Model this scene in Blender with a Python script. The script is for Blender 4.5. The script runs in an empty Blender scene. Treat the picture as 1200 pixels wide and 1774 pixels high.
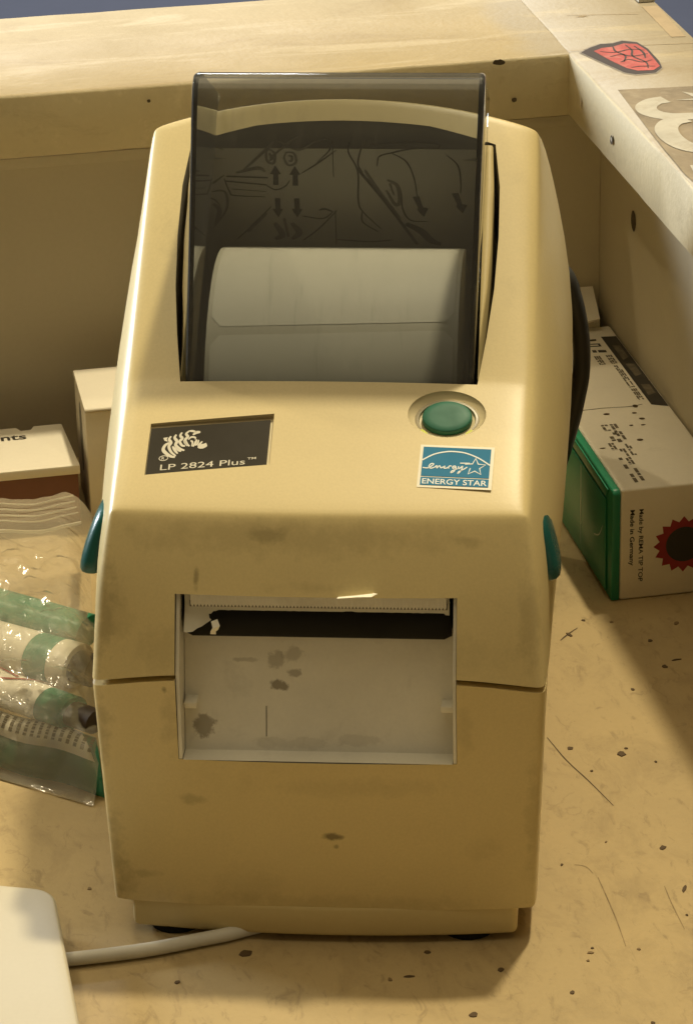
import bpy, bmesh, math, random
from math import sin, cos, radians, pi, hypot, atan2
from mathutils import Vector, Matrix, noise as mnoise
random.seed(7)
S = 0.001                                   # everything below is laid out in millimetres
scene = bpy.context.scene
col = scene.collection

# ------------------------------------------------------------------ camera
cd = bpy.data.cameras.new('camera'); cam = bpy.data.objects.new('camera', cd); col.objects.link(cam)
cam.location = (0.0160, -0.60323, 0.38006)
PITCH, ROLL = radians(24.52), radians(1.03)
fw = Vector((0, cos(PITCH), -sin(PITCH))); rt = Vector((1, 0, 0)); up = rt.cross(fw)
rt2 = rt * cos(ROLL) - up * sin(ROLL)
up2 = up * cos(ROLL) + rt * sin(ROLL)
cam.matrix_world = Matrix((( rt2.x, up2.x, -fw.x, cam.location.x), (rt2.y, up2.y, -fw.y, cam.location.y), (rt2.z, up2.z, -fw.z, cam.location.z), (0, 0, 0, 1)))
cd.sensor_fit = 'AUTO'; cd.sensor_width = 36.0; cd.lens = 36.0 * 5454.8 / 1774.0
cd.shift_x = (600 - 671.5) / 1774.0; cd.clip_start = 0.02; cd.clip_end = 60
scene.camera = cam

# ------------------------------------------------------------------ light
world = bpy.data.worlds.new('World'); scene.world = world; world.use_nodes = True
bg = world.node_tree.nodes['Background']; bg.inputs[0].default_value = (1.0, 0.77, 0.46, 1); bg.inputs[1].default_value = 0.125
def area(name, loc, target, size, power, colr, shape='DISK', size_y=None):
    l = bpy.data.lights.new(name, 'AREA'); l.shape = shape; l.size = size
    if size_y: l.size_y = size_y
    l.energy = power; l.color = colr
    o = bpy.data.objects.new(name, l); col.objects.link(o); o.location = loc
    o.rotation_euler = (Vector(target) - Vector(loc)).to_track_quat('-Z', 'Y').to_euler()
    return o
kd = Vector((0.193, 0.300, 1.0)).normalized()
area('ceiling_lamp', kd * 2.3 + Vector((0.02, 0.06, 0)), (0.02, 0.06, 0.05), 0.12, 39, (1.0, 0.86, 0.58))
area('window_light', (-1.20, 0.80, 0.26), (0, 0.08, 0.14), 0.36, 42, (0.86, 0.93, 1.0), 'RECTANGLE', 0.7)
area('far_fill_light', (-0.6, 4.6, 1.9), (-0.2, 3.4, -0.9), 0.9, 38, (0.88, 0.94, 1.0), 'RECTANGLE', 0.5)  # unseen cool lamp added to brighten the far floor and rim the back edges
area('overhead_fill', (0.0, 0.25, 2.45), (0, 0.1, 0), 2.0, 23, (1.0, 0.84, 0.55), 'SQUARE')  # broad unseen fill added overhead, in place of light bounced off the ceiling
area('second_ceiling_lamp', (-0.95, 0.95, 2.1), (0, 0.06, 0.05), 0.08, 7, (1.0, 0.84, 0.55))
scene.view_settings.view_transform = 'Standard'; scene.view_settings.look = 'None'
scene.view_settings.exposure = 0.0; scene.view_settings.gamma = 1.0
scene.cycles.max_bounces = 10; scene.cycles.transparent_max_bounces = 24; scene.cycles.use_denoising = True

# ------------------------------------------------------------------ frames
YAW, WAZ = radians(-4.36), radians(11.2)    # the printer's turn and the counter's turn
def Wp(a, b, z=0):                          # counter frame -> world (mm)
    return (a * cos(WAZ) - b * sin(WAZ), a * sin(WAZ) + b * cos(WAZ), z)

# ------------------------------------------------------------------ materials
def new_mat(name):
    m = bpy.data.materials.new(name); m.use_nodes = True
    nt = m.node_tree; nt.nodes.clear()
    out = nt.nodes.new('ShaderNodeOutputMaterial'); return m, nt, out
def N(nt, t, **kw):
    n = nt.nodes.new(t)
    for k, v in kw.items():
        if k.startswith('i_'):
            k2 = k[2:]; n.inputs[int(k2) if k2.isdigit() else k2.replace('_', ' ')].default_value = v
        else: setattr(n, k, v)
    return n
def c4(c): return (c[0], c[1], c[2], 1)
def mixc(nt, fac, a, b, blend='MIX'):
    n = nt.nodes.new('ShaderNodeMix'); n.data_type = 'RGBA'; n.blend_type = blend
    def put(sock, v):
        if isinstance(v, (tuple, list)): sock.default_value = c4(v)
        elif isinstance(v, (int, float)): sock.default_value = v
        else: nt.links.new(v, sock)
    put(n.inputs['Factor'], fac); put(n.inputs['A'], a); put(n.inputs['B'], b)
    return n.outputs['Result']
def math_(nt, op, a, b=None, clamp=False):
    n = nt.nodes.new('ShaderNodeMath'); n.operation = op; n.use_clamp = clamp
    for i, v in enumerate((a, b)):
        if v is None: continue
        if isinstance(v, (int, float)): n.inputs[i].default_value = v
        else: nt.links.new(v, n.inputs[i])
    return n.outputs[0]
def ramp(nt, v, lo, hi, a=0.0, b=1.0):
    n = nt.nodes.new('ShaderNodeMapRange'); n.inputs['From Min'].default_value = lo; n.inputs['From Max'].default_value = hi
    n.inputs['To Min'].default_value = a; n.inputs['To Max'].default_value = b; nt.links.new(v, n.inputs['Value']); return n.outputs[0]
def noise_tex(nt, co, scale, detail=4, rough=0.55, stretch=None, dist=0.0):
    if stretch:
        mp = N(nt, 'ShaderNodeMapping'); mp.inputs['Scale'].default_value = stretch; nt.links.new(co, mp.inputs['Vector']); co = mp.outputs[0]
    n = N(nt, 'ShaderNodeTexNoise'); n.inputs['Scale'].default_value = scale; n.inputs['Detail'].default_value = detail
    n.inputs['Roughness'].default_value = rough; n.inputs['Distortion'].default_value = dist
    nt.links.new(co, n.inputs['Vector']); return n.outputs[0]
def surface(name, base, rough=0.45, var=0.12, vscale=25, grime=0.0, gcol=(0.16, 0.12, 0.06), gscale=40, gthr=0.58, grain=0.04, bump=0.02, bscale=900,
            spots=(), sharp=(1.0, 0.35), spec=0.5, stretch=None, coat=0.0, extra=None):
    """mottled surface with dirt; spots = ((x, y, z) mm, (rx, ry, rz) mm, strength) stains with a place of their own"""
    m, nt, out = new_mat(name)
    co = N(nt, 'ShaderNodeTexCoord').outputs['Object']
    n1 = noise_tex(nt, co, vscale, 5, 0.6, stretch)
    dark = tuple(x * (1 - var) for x in base); lite = tuple(min(1, x * (1 + var * 0.6)) for x in base)
    c = mixc(nt, ramp(nt, n1, 0.3, 0.7), dark, lite)
    if extra: c = extra(nt, co, c)
    if grain:
        n2 = noise_tex(nt, co, bscale, 2, 0.5)
        c = mixc(nt, 1.0, c, mixc(nt, n2, (1 - grain,) * 3, (1 + grain * .5,) * 3), 'MULTIPLY')
    if grime:
        n3 = noise_tex(nt, co, gscale, 7, 0.68, None, 0.4)
        c = mixc(nt, ramp(nt, n3, gthr, gthr + 0.22, 0, grime), c, gcol)
    if spots:
        n4 = noise_tex(nt, co, 260, 5, 0.65)
        for p, r, st in spots:
            mp = N(nt, 'ShaderNodeMapping'); mp.vector_type = 'POINT'
            mp.inputs['Scale'].default_value = tuple(1 / (x * S) for x in r)
            mp.inputs['Location'].default_value = tuple(-a / b for a, b in zip(p, r))
            nt.links.new(co, mp.inputs['Vector'])
            ln = N(nt, 'ShaderNodeVectorMath', operation='LENGTH'); nt.links.new(mp.outputs[0], ln.inputs[0])
            d = math_(nt, 'ADD', ln.outputs['Value'], math_(nt, 'MULTIPLY', math_(nt, 'SUBTRACT', n4, 0.5), 2.2))
            c = mixc(nt, ramp(nt, d, sharp[0], sharp[1], 0, st), c, gcol)
    b = N(nt, 'ShaderNodeBsdfPrincipled'); nt.links.new(c, b.inputs['Base Color'])
    b.inputs['Specular IOR Level'].default_value = spec
    b.inputs['Coat Weight'].default_value = coat; b.inputs['Coat Roughness'].default_value = 0.15
    nt.links.new(ramp(nt, n1, 0.3, 0.7, rough + 0.06, rough - 0.05), b.inputs['Roughness'])
    if bump:
        bp = N(nt, 'ShaderNodeBump'); bp.inputs['Strength'].default_value = bump; bp.inputs['Distance'].default_value = 0.0006
        nt.links.new(noise_tex(nt, co, bscale, 3, 0.6, stretch), bp.inputs['Height']); nt.links.new(bp.outputs[0], b.inputs['Normal'])
    nt.links.new(b.outputs[0], out.inputs[0]); return m
def plain(name, base, rough=0.5, spec=0.4, emit=None):
    return surface(name, base, rough, 0.05, 120, 0, grain=0.03, bump=0.01, spec=spec)

PLASTIC = (0.70, 0.57, 0.275)
GR = (0.20, 0.155, 0.065)
MT = {}
MT['shell'] = surface('yellowed plastic shell', PLASTIC, 0.36, 0.07, 14, 0.22, GR, 34, 0.60, 0.09, 0.03, 1700, spots=(
    ((-10, 10.5, 95), (5, 6, 2), .38), ((33, 10, 94), (4, 6, 1.6), .22), ((-26, 6, 87), (.8, 4, 3), .6), ((-44, 4, 78), (5, 8, 9), .16), ((-2, 7.5, 85), (14, 4, 1.6), .2), ((-6, 10.5, 94.5), (44, 7, 4.5), .20), ((-47, 5, 80), (4, 9, 16), .34), ((46, 5, 78), (3, 8, 14), .22), ((-33, 1, 72), (8, 6, 6), .16), ((30, 1, 71), (14, 6, 5), .12), ((-30, 42, 116), (12, 6, 4), .10), ((-38, 70, 143), (6, 12, 8), .12), ((40, 60, 132), (6, 8, 3), .10), ((41, 85, 150), (5, 6, 2.5), .09)))
MT['shell_low'] = surface('yellowed plastic lower shell', PLASTIC, 0.36, 0.07, 14, 0.24, GR, 34, 0.59, 0.09, 0.03, 1700, spots=(
    ((2.5, -2, 27.5), (2.4, 4, 1.0), .95), ((3.5, -2, 25), (.7, 4, .6), .6), ((-27.5, -2, 36), (3.4, 4, 1.8), .35), ((-44, 0, 14), (3, 4, 5), .3), ((-40, -1, 16), (5, 4, 1.2), .3), ((-33, -2, 63), (.8, 4, 1.4), .8),
    ((36, -2, 24), (5, 4, 5), .12), ((-16, -2, 14), (9, 4, 6), .12), ((-48, 0, 52), (3, 5, 10), .36), ((-47, 0, 22), (3.5, 5, 14), .32), ((0, -2, 10), (46, 4, 3), .16), ((47, 0, 30), (2.5, 5, 20), .22), ((-32, -2, 56), (2.5, 4, 9), .22), ((32, -2, 54), (2, 4, 10), .16), ((10, -2, 40), (24, 4, 3), .12)))
MT['base'] = surface('beige plastic base', (0.64, 0.52, 0.25), 0.45, 0.06, 20, 0.2, GR, 40, 0.6)
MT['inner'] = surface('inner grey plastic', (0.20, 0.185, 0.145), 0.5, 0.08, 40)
MT['recess'] = surface('recess beige', (0.70, 0.60, 0.36), 0.45, 0.05, 40)
MT['chute'] = surface('grey chute plastic', (0.82, 0.785, 0.66), 0.42, 0.08, 45, 0.30, (0.22, 0.185, 0.12), 70, 0.55, 0.05, 0.04, 1200, sharp=(.85, .6), spots=(
    ((-8.7, 6, 60.5), (3.4, 5, 1.9), .8), ((-9.5, 6, 66.0), (2.6, 5, 3.2), .45), ((-6, 6, 67.2), (3.0, 5, 2.4), .35), ((-6, 6, 63.5), (2.5, 5, 1.6), .55), ((-25.5, 5, 51.5), (3.6, 5, 2.8), .7), ((-16, 6, 66), (4.0, 5, .8), .35), ((8, 4, 49), (6, 5, 1.6), .16), ((-5, 4, 48), (12, 5, 1.6), .14)))
MT['rubber'] = surface('black rubber', (0.013, 0.012, 0.009), 0.8, 0.1, 60, spec=0.2)
MT['black_cable'] = surface('black cable sheath', (0.02, 0.019, 0.017), 0.45, 0.1, 60)
MT['badge'] = surface('dark badge film', (0.042, 0.036, 0.025), 0.65, 0.06, 60, spec=0.15)
MT['print_white'] = plain('white print', (0.72, 0.68, 0.55), 0.5)
MT['green_btn'] = surface('teal green button', (0.025, 0.165, 0.10), 0.55, 0.18, 120)
MT['green_latch'] = surface('teal green latch', (0.006, 0.085, 0.075), 0.28, 0.08, 80)
MT['sticker_white'] = surface('sticker paper', (0.86, 0.82, 0.66), 0.45, 0.04, 60)
MT['sticker_blue'] = surface('sticker blue ink', (0.035, 0.22, 0.40), 0.65, 0.05, 80, spec=0.2)
MT['sticker_print'] = plain('sticker white ink', (0.84, 0.88, 0.86), 0.4)
MT['paper'] = surface('label paper', (0.92, 0.89, 0.76), 0.6, 0.03, 30, 0.12, (0.4, 0.35, 0.25), 60, 0.62)
MT['liner'] = surface('label backing paper', (0.74, 0.71, 0.58), 0.5, 0.04, 30)
MT['sheet'] = surface('instruction sheet grey', (0.40, 0.38, 0.31), 0.5, 0.10, 40)
MT['sheet_ink'] = plain('instruction ink', (0.022, 0.02, 0.016), 0.6)
MT['sheet_ink2'] = plain('instruction ink faint', (0.115, 0.105, 0.085), 0.6)
MT['carton'] = surface('white carton board', (0.78, 0.72, 0.58), 0.6, 0.06, 22, 0.3, (0.33, 0.26, 0.16), 55, 0.60)
MT['carton_green'] = surface('green carton board', (0.012, 0.20, 0.098), 0.42, 0.12, 30, 0.2, (0.10, 0.22, 0.14), 60, 0.6)
MT['ink_black'] = plain('black carton ink', (0.035, 0.03, 0.022), 0.55)
MT['ink_grey'] = surface('worn grey carton ink', (0.13, 0.105, 0.065), 0.6, 0.35, 300, 0.35, (0.4, 0.35, 0.25), 500, 0.55)
MT['ink_red'] = surface('red carton ink', (0.30, 0.022, 0.018), 0.55, 0.1, 100)
MT['carton_brown'] = surface('brown carton side', (0.20, 0.085, 0.05), 0.6, 0.12, 40)
MT['white_plastic'] = surface('white plastic lid', (0.565, 0.515, 0.385), 0.42, 0.03, 10, 0.1, (0.6, 0.53, 0.38), 40, 0.6)
MT['cable_white'] = surface('white cable sheath', (0.66, 0.64, 0.55), 0.45, 0.08, 120)
MT['floor'] = surface('blue grey floor', (0.22, 0.25, 0.36), 0.55, 0.10, 1.2, grain=0.05, bscale=40)
MT['chip'] = plain('dark chip', (0.09, 0.055, 0.022), 0.6)
MT['chip_faint'] = plain('brown chip', (0.20, 0.135, 0.06), 0.6)
MT['scratch'] = surface('scratch line', (0.26, 0.18, 0.08), 0.6, 0.4, 300)
MT['hole'] = plain('screw hole dark', (0.07, 0.05, 0.028), 0.7)
MT['steel'] = surface('worn steel', (0.5, 0.48, 0.42), 0.35, 0.1, 200)

def wood_extra(nt, co, c):
    sep = N(nt, 'ShaderNodeSeparateXYZ'); nt.links.new(co, sep.inputs[0])
    nb = noise_tex(nt, co, 60, 4, 0.6)
    edge = math_(nt, 'ADD', sep.outputs['X'], math_(nt, 'MULTIPLY', math_(nt, 'SUBTRACT', nb, 0.5), 0.018))
    c = mixc(nt, ramp(nt, edge, 0.111, 0.121), c, (0.455, 0.395, 0.29))
    w = noise_tex(nt, co, 42, 7, 0.66, (0.35, 1.6, 1), 0.5)
    c = mixc(nt, ramp(nt, w, 0.54, 0.64, 0, 0.65), c, (0.60, 0.51, 0.34))
    w2 = noise_tex(nt, co, 30, 8, 0.7, (0.4, 1.5, 1), 0.8)
    return mixc(nt, ramp(nt, w2, 0.54, 0.70, 0, 0.6), c, (0.33, 0.24, 0.125))
MT['plank'] = surface('worn cream plank', (0.48, 0.385, 0.215), 0.5, 0.12, 30, 0.3, (0.34, 0.25, 0.13), 130, 0.62, 0.06, 0.25, 500, extra=wood_extra)
def face_extra(nt, co, c):
    w2 = noise_tex(nt, co, 55, 9, 0.74, (0.5, 0.5, 1.4), 0.8)
    c = mixc(nt, ramp(nt, w2, 0.55, 0.75, 0, 0.6), c, (0.30, 0.235, 0.13))
    w = noise_tex(nt, co, 90, 6, 0.7)
    return mixc(nt, ramp(nt, w, 0.58, 0.7, 0, 0.35), c, (0.76, 0.66, 0.44))
MT['plank_side'] = surface('scuffed cream plank edge', (0.54, 0.46, 0.285), 0.55, 0.10, 25, 0.4, (0.30, 0.22, 0.11), 120, 0.60, 0.06, 0.3, 500, extra=face_extra)
MT['panel'] = surface('dull tan panel', (0.50, 0.44, 0.31), 0.6, 0.08, 9, 0.12, (0.3, 0.24, 0.14), 30, 0.58, 0.05, 0.06, 700)
def table_extra(nt, co, c):
    w = noise_tex(nt, co, 75, 8, 0.72, (1.0, 0.55, 1), 0.6)
    c = mixc(nt, ramp(nt, w, 0.50, 0.70, 0, 0.6), c, (0.32, 0.235, 0.115))
    w1 = noise_tex(nt, co, 190, 6, 0.7, (1.4, 0.6, 1), 0.9)
    c = mixc(nt, ramp(nt, w1, 0.56, 0.68, 0, 0.6), c, (0.27, 0.195, 0.095))
    vo = N(nt, 'ShaderNodeTexNoise'); vo.inputs['Scale'].default_value = 26; vo.inputs['Detail'].default_value = 6; nt.links.new(co, vo.inputs['Vector'])
    crack = math_(nt, 'ABSOLUTE', math_(nt, 'SUBTRACT', vo.outputs[0], 0.5))
    msk = ramp(nt, noise_tex(nt, co, 34, 3), 0.54, 0.62)
    c = mixc(nt, math_(nt, 'MULTIPLY', ramp(nt, crack, 0.006, 0.0, 0, 0.3), msk), c, (0.22, 0.15, 0.07))
    w3 = noise_tex(nt, co, 700, 3, 0.6)
    return mixc(nt, ramp(nt, w3, 0.66, 0.74, 0, 0.5), c, (0.30, 0.21, 0.10))
MT['table'] = surface('worn yellow tabletop', (0.47, 0.355, 0.175), 0.5, 0.10, 20, 0.3, (0.33, 0.25, 0.13), 24, 0.56, 0.06, 0.18, 600, extra=table_extra)
MT['red_sticker'] = surface('faded red sticker', (0.50, 0.10, 0.085), 0.55, 0.25, 150, 0.55, (0.62, 0.30, 0.25), 160, 0.48)
MT['sticker_black'] = plain('sticker black ink', (0.07, 0.055, 0.05), 0.55)
MT['sticker_grey'] = surface('sticker grey rim', (0.36, 0.32, 0.27), 0.55, 0.2, 150)
MT['stencil_brown'] = surface('worn brown print', (0.29, 0.23, 0.145), 0.6, 0.3, 90, 0.6, (0.42, 0.36, 0.25), 170, 0.52)
MT['stencil_white'] = surface('worn white print', (0.53, 0.495, 0.40), 0.6, 0.15, 70, 0.6, (0.36, 0.30, 0.20), 180, 0.52)
MT['wood_raw'] = surface('bare wood strip', (0.46, 0.35, 0.20), 0.6, 0.2, 60, 0.3, (0.25, 0.18, 0.1), 120, 0.55)
MT['tube_white'] = surface('white tube lacquer', (0.74, 0.70, 0.60), 0.35, 0.05, 60)
MT['tube_green'] = surface('green tube lacquer', (0.012, 0.21, 0.115), 0.3, 0.1, 60)
MT['pouch_green'] = surface('dark green pouch film', (0.010, 0.155, 0.085), 0.3, 0.15, 50)
MT['cap_dark'] = surface('dark brown cap', (0.045, 0.03, 0.02), 0.5, 0.1, 60)

def film(name, tint, gloss_rough, bump, bscale, dens=0.0, vol_col=(0.5, 0.5, 0.45), haze_amt=0.0, haze_col=(.8, .75, .6), dust=False, dstretch=(6, 1, 1)):
    m, nt, out = new_mat(name)
    co = N(nt, 'ShaderNodeTexCoord').outputs['Object']
    tr = N(nt, 'ShaderNodeBsdfTransparent'); tr.inputs[0].default_value = c4(tint)
    gl = N(nt, 'ShaderNodeBsdfGlossy'); gl.inputs['Roughness'].default_value = gloss_rough; gl.inputs['Color'].default_value = (1, 1, 1, 1)
    fr = N(nt, 'ShaderNodeFresnel'); fr.inputs['IOR'].default_value = 1.42
    if bump:
        bp = N(nt, 'ShaderNodeBump'); bp.inputs['Strength'].default_value = bump; bp.inputs['Distance'].default_value = 0.003
        nt.links.new(noise_tex(nt, co, bscale, 4, 0.55, None, 0.6), bp.inputs['Height'])
        nt.links.new(bp.outputs[0], gl.inputs['Normal']); nt.links.new(bp.outputs[0], fr.inputs['Normal'])
    body = tr.outputs[0]
    if haze_amt:
        df = N(nt, 'ShaderNodeBsdfDiffuse'); df.inputs[0].default_value = c4(haze_col)
        mx = N(nt, 'ShaderNodeMixShader')
        if dust:
            a = ramp(nt, noise_tex(nt, co, 55, 6, 0.7, dstretch, 0.5), 0.56, 0.78, haze_amt * 0.8, haze_amt * 1.45)
            nt.links.new(a, mx.inputs[0])
        else: mx.inputs[0].default_value = haze_amt
        nt.links.new(body, mx.inputs[1]); nt.links.new(df.outputs[0], mx.inputs[2]); body = mx.outputs[0]
    mx = N(nt, 'ShaderNodeMixShader'); nt.links.new(fr.outputs[0], mx.inputs[0]); nt.links.new(body, mx.inputs[1]); nt.links.new(gl.outputs[0], mx.inputs[2])
    nt.links.new(mx.outputs[0], out.inputs[0])
    if dens:
        va = N(nt, 'ShaderNodeVolumeAbsorption'); va.inputs['Color'].default_value = c4(vol_col); va.inputs['Density'].default_value = dens
        nt.links.new(va.outputs[0], out.inputs['Volume'])
    return m
MT['smoke'] = film('smoky clear plastic', (0.765, 0.775, 0.765), 0.03, 0.0, 10, 190, (0.10, 0.11, 0.09), 0.16, (0.50, 0.50, 0.48), True)
MT['bag'] = film('clear bag film', (0.95, 0.94, 0.90), 0.13, 0.2, 110, 0, haze_amt=0.24, haze_col=(0.80, 0.74, 0.58), dust=True, dstretch=(.5, .35, .35))
MT['bag_top'] = film('hazy bag top film', (0.94, 0.93, 0.88), 0.14, 0.15, 60, 0, haze_amt=0.30, haze_col=(0.72, 0.64, 0.46))
MT['ring'] = surface('clear light ring', (0.42, 0.37, 0.24), 0.35, 0.15, 90)
def glow(name, c, st):
    m, nt, out = new_mat(name); b = N(nt, 'ShaderNodeBsdfPrincipled'); b.inputs['Base Color'].default_value = c4(c)
    b.inputs['Emission Color'].default_value = c4(c); b.inputs['Emission Strength'].default_value = st
    nt.links.new(b.outputs[0], out.inputs[0]); return m
MT['led'] = glow('lit status lamp', (0.55, 0.58, 0.04), 0.16)

# ------------------------------------------------------------------ mesh helpers (coordinates in mm)
def mk(name, verts, faces, mat, parent=None, base=(0, 0, 0), smooth=False, angle=None, creases=None, weights=None):
    me = bpy.data.meshes.new(name)
    me.from_pydata([((v[0] - base[0]) * S, (v[1] - base[1]) * S, (v[2] - base[2]) * S) for v in verts], [], faces)
    bm = bmesh.new(); bm.from_mesh(me); bmesh.ops.recalc_face_normals(bm, faces=bm.faces[:])
    if weights:
        lay = bm.edges.layers.float.new('bevel_weight_edge'); cl = bm.edges.layers.float.new('crease_edge')
        bm.verts.ensure_lookup_table()
        for e in bm.edges:
            k = frozenset((e.verts[0].index, e.verts[1].index))
            e[lay] = weights.get(k, 0.0)
            if creases: e[cl] = creases.get(k, 0.0)
    for f in bm.faces: f.smooth = smooth
    bm.to_mesh(me); bm.free()
    me.materials.append(MT[mat] if isinstance(mat, str) else mat)
    o = bpy.data.objects.new(name, me); col.objects.link(o)
    if parent is not None: o.parent = parent
    return o
def set_sharp(o, deg):
    bm = bmesh.new(); bm.from_mesh(o.data); a = radians(deg)
    for f in bm.faces: f.smooth = True
    for e in bm.edges:
        e.smooth = not (len(e.link_faces) == 2 and e.calc_face_angle(0) > a)
    bm.to_mesh(o.data); bm.free()
def bake(o):
    dg = bpy.context.evaluated_depsgraph_get(); dg.update()
    me = bpy.data.meshes.new_from_object(o.evaluated_get(dg), preserve_all_data_layers=True, depsgraph=dg)
    o.modifiers.clear(); o.data = me
def bevel(o, w, seg=2, weight=False, angle=30):
    md = o.modifiers.new('b', 'BEVEL'); md.width = w * S; md.segments = seg; md.limit_method = 'WEIGHT' if weight else 'ANGLE'
    md.angle_limit = radians(angle); md.use_clamp_overlap = True; bake(o)
def subsurf(o, lv):
    md = o.modifiers.new('s', 'SUBSURF'); md.levels = lv; md.render_levels = lv; bake(o)
def cut(o, cutters, deg=32):
    for c in cutters: c.parent = o.parent
    bpy.context.view_layer.update()
    for q in [o] + cutters:
        bm = bmesh.new(); bm.from_mesh(q.data); bmesh.ops.remove_doubles(bm, verts=bm.verts[:], dist=1e-7); bmesh.ops.triangulate(bm, faces=bm.faces[:]); bm.to_mesh(q.data); bm.free()
    for c in cutters:
        md = o.modifiers.new('c', 'BOOLEAN'); md.operation = 'DIFFERENCE'; md.object = c; md.solver = 'EXACT'; md.material_mode = 'TRANSFER'
    bake(o)
    for c in cutters: bpy.data.objects.remove(c)
    set_sharp(o, deg)
def box(name, x0, x1, y0, y1, z0, z1, mat, parent=None, base=(0, 0, 0), bv=0.0, seg=2, jit=0.0):
    v = [(x, y, z) for z in (z0, z1) for y in (y0, y1) for x in (x0, x1)]
    f = [(0, 1, 3, 2), (4, 5, 7, 6), (0, 1, 5, 4), (2, 3, 7, 6), (0, 2, 6, 4), (1, 3, 7, 5)]
    o = mk(name, v, f, mat, parent, base)
    if bv: bevel(o, bv, seg); set_sharp(o, 40)
    return o
def prism(name, poly, axis, lo, hi, mat, parent=None, base=(0, 0, 0), bv=0.0, seg=2, deg=40):
    """poly in the two other axes (in xyz order), extruded along axis between lo and hi"""
    def P(p, t):
        if axis == 'x': return (t, p[0], p[1])
        if axis == 'y': return (p[0], t, p[1])
        return (p[0], p[1], t)
    n = len(poly); v = [P(p, lo) for p in poly] + [P(p, hi) for p in poly]
    f = [tuple(range(n)), tuple(range(n, 2 * n))] + [(i, (i + 1) % n, n + (i + 1) % n, n + i) for i in range(n)]
    o = mk(name, v, f, mat, parent, base)
    if bv: bevel(o, bv, seg)
    set_sharp(o, deg); return o
def smooth_path(pts, n=8):
    out = []
    P = [Vector(p) for p in pts]; P = [P[0] * 2 - P[1]] + P + [P[-1] * 2 - P[-2]]
    for i in range(1, len(P) - 2):
        for k in range(n):
            t = k / n; a, b, c, d = P[i - 1:i + 3]
            out.append(0.5 * ((2 * b) + (c - a) * t + (2 * a - 5 * b + 4 * c - d) * t * t + (3 * b - a - 3 * c + d) * t ** 3))
    out.append(P[-2]); return out
def tube(name, pts, r, mat, parent=None, base=(0, 0, 0), seg=14, n=8, flat=1.0):
    pts = smooth_path(pts, n); v = []; f = []
    t0 = (pts[1] - pts[0]).normalized(); ref = Vector((0, 0, 1)) if abs(t0.z) < 0.9 else Vector((1, 0, 0)); u = t0.cross(ref).normalized()
    for i, p in enumerate(pts):
        t = (pts[min(i + 1, len(pts) - 1)] - pts[max(i - 1, 0)]).normalized()
        u = (u - t * u.dot(t)).normalized(); w = t.cross(u)
        rr = r(i / (len(pts) - 1)) if callable(r) else r
        for k in range(seg):
            a = 2 * pi * k / seg; v.append(tuple(p + u * cos(a) * rr + w * sin(a) * rr * flat))
    for i in range(len(pts) - 1):
        for k in range(seg):
            f.append((i * seg + k, i * seg + (k + 1) % seg, (i + 1) * seg + (k + 1) % seg, (i + 1) * seg + k))
    f.append(tuple(range(seg))); f.append(tuple(range((len(pts) - 1) * seg, len(pts) * seg)))
    o = mk(name, v, f, mat, parent, base); set_sharp(o, 50); return o
class Flat:
    """flat print: polygons and strokes in 2-D, laid onto a plane by a mapping function"""
    def __init__(s, fn): s.fn, s.v, s.f = fn, [], []
    def poly(s, pts, h=0.0):
        i = len(s.v); s.v += [s.fn(p[0], p[1], h) for p in pts]; s.f.append(tuple(range(i, i + len(pts))))
    def stroke(s, pts, w, h=0.0, smooth=True, taper=False):
        P = [Vector((p[0], p[1], 0)) for p in pts]
        if smooth and len(P) > 2: P = smooth_path(P, 5)
        n = len(P); i0 = len(s.v)
        for i, p in enumerate(P):
            t = (P[min(i + 1, n - 1)] - P[max(i - 1, 0)])
            if t.length < 1e-9: t = Vector((1, 0, 0))
            t.normalize(); q = Vector((-t.y, t.x, 0)); ww = w * 0.5
            if taper: ww *= 0.35 + 0.75 * sin(pi * (0.12 + 0.80 * i / (n - 1)))
            for sg in (1, -1):
                c = p + q * ww * sg; s.v.append(s.fn(c.x, c.y, h))
        for i in range(n - 1): s.f.append((i0 + 2 * i, i0 + 2 * i + 1, i0 + 2 * i + 3, i0 + 2 * i + 2))
    def ellipse(s, cx, cy, rx, ry, h=0.0, n=20, rot=0.0):
        s.poly([(cx + rx * cos(2 * pi * k / n) * cos(rot) - ry * sin(2 * pi * k / n) * sin(rot), cy + rx * cos(2 * pi * k / n) * sin(rot) + ry * sin(2 * pi * k / n) * cos(rot)) for k in range(n)], h)
    def build(s, name, mat, parent=None, base=(0, 0, 0)): return mk(name, s.v, s.f, mat, parent, base)
def text_flat(name, body, fn, x, y, size, mat, parent, base=(0, 0, 0), width=None, bold=0.0, h=0.0, align='LEFT'):
    """lettering as a flat mesh; (x, y) baseline start in the print's own plane"""
    cu = bpy.data.curves.new(name, 'FONT'); cu.body = body; cu.size = 1.0; cu.offset = bold; cu.align_x = align; cu.resolution_u = 4
    t = bpy.data.objects.new(name, cu); col.objects.link(t)
    dg = bpy.context.evaluated_depsgraph_get(); dg.update()
    me = bpy.data.meshes.new_from_object(t.evaluated_get(dg)); bpy.data.objects.remove(t)
    xs = [v.co.x for v in me.vertices]; ys = [v.co.y for v in me.vertices]
    hx = max(xs) - min(xs); k = size / 0.72; kx = k if width is None else width / hx
    V = [fn(x + (v.co.x - min(xs)) * kx, y + v.co.y * k, h) for v in me.vertices]; F = [tuple(p.vertices) for p in me.polygons]
    bpy.data.meshes.remove(me); return mk(name, V, F, mat, parent, base)
def thing(name, label, cat, loc=(0, 0, 0), rz=0.0, group=None):
    o = bpy.data.objects.new(name, None); o.empty_display_size = 0.02; col.objects.link(o)
    o.location = Vector(loc) * S; o.rotation_euler = (0, 0, rz); o['label'] = label; o['category'] = cat
    if group: o['group'] = group
    return o
def tag(o, label, cat): o['label'] = label; o['category'] = cat

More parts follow.
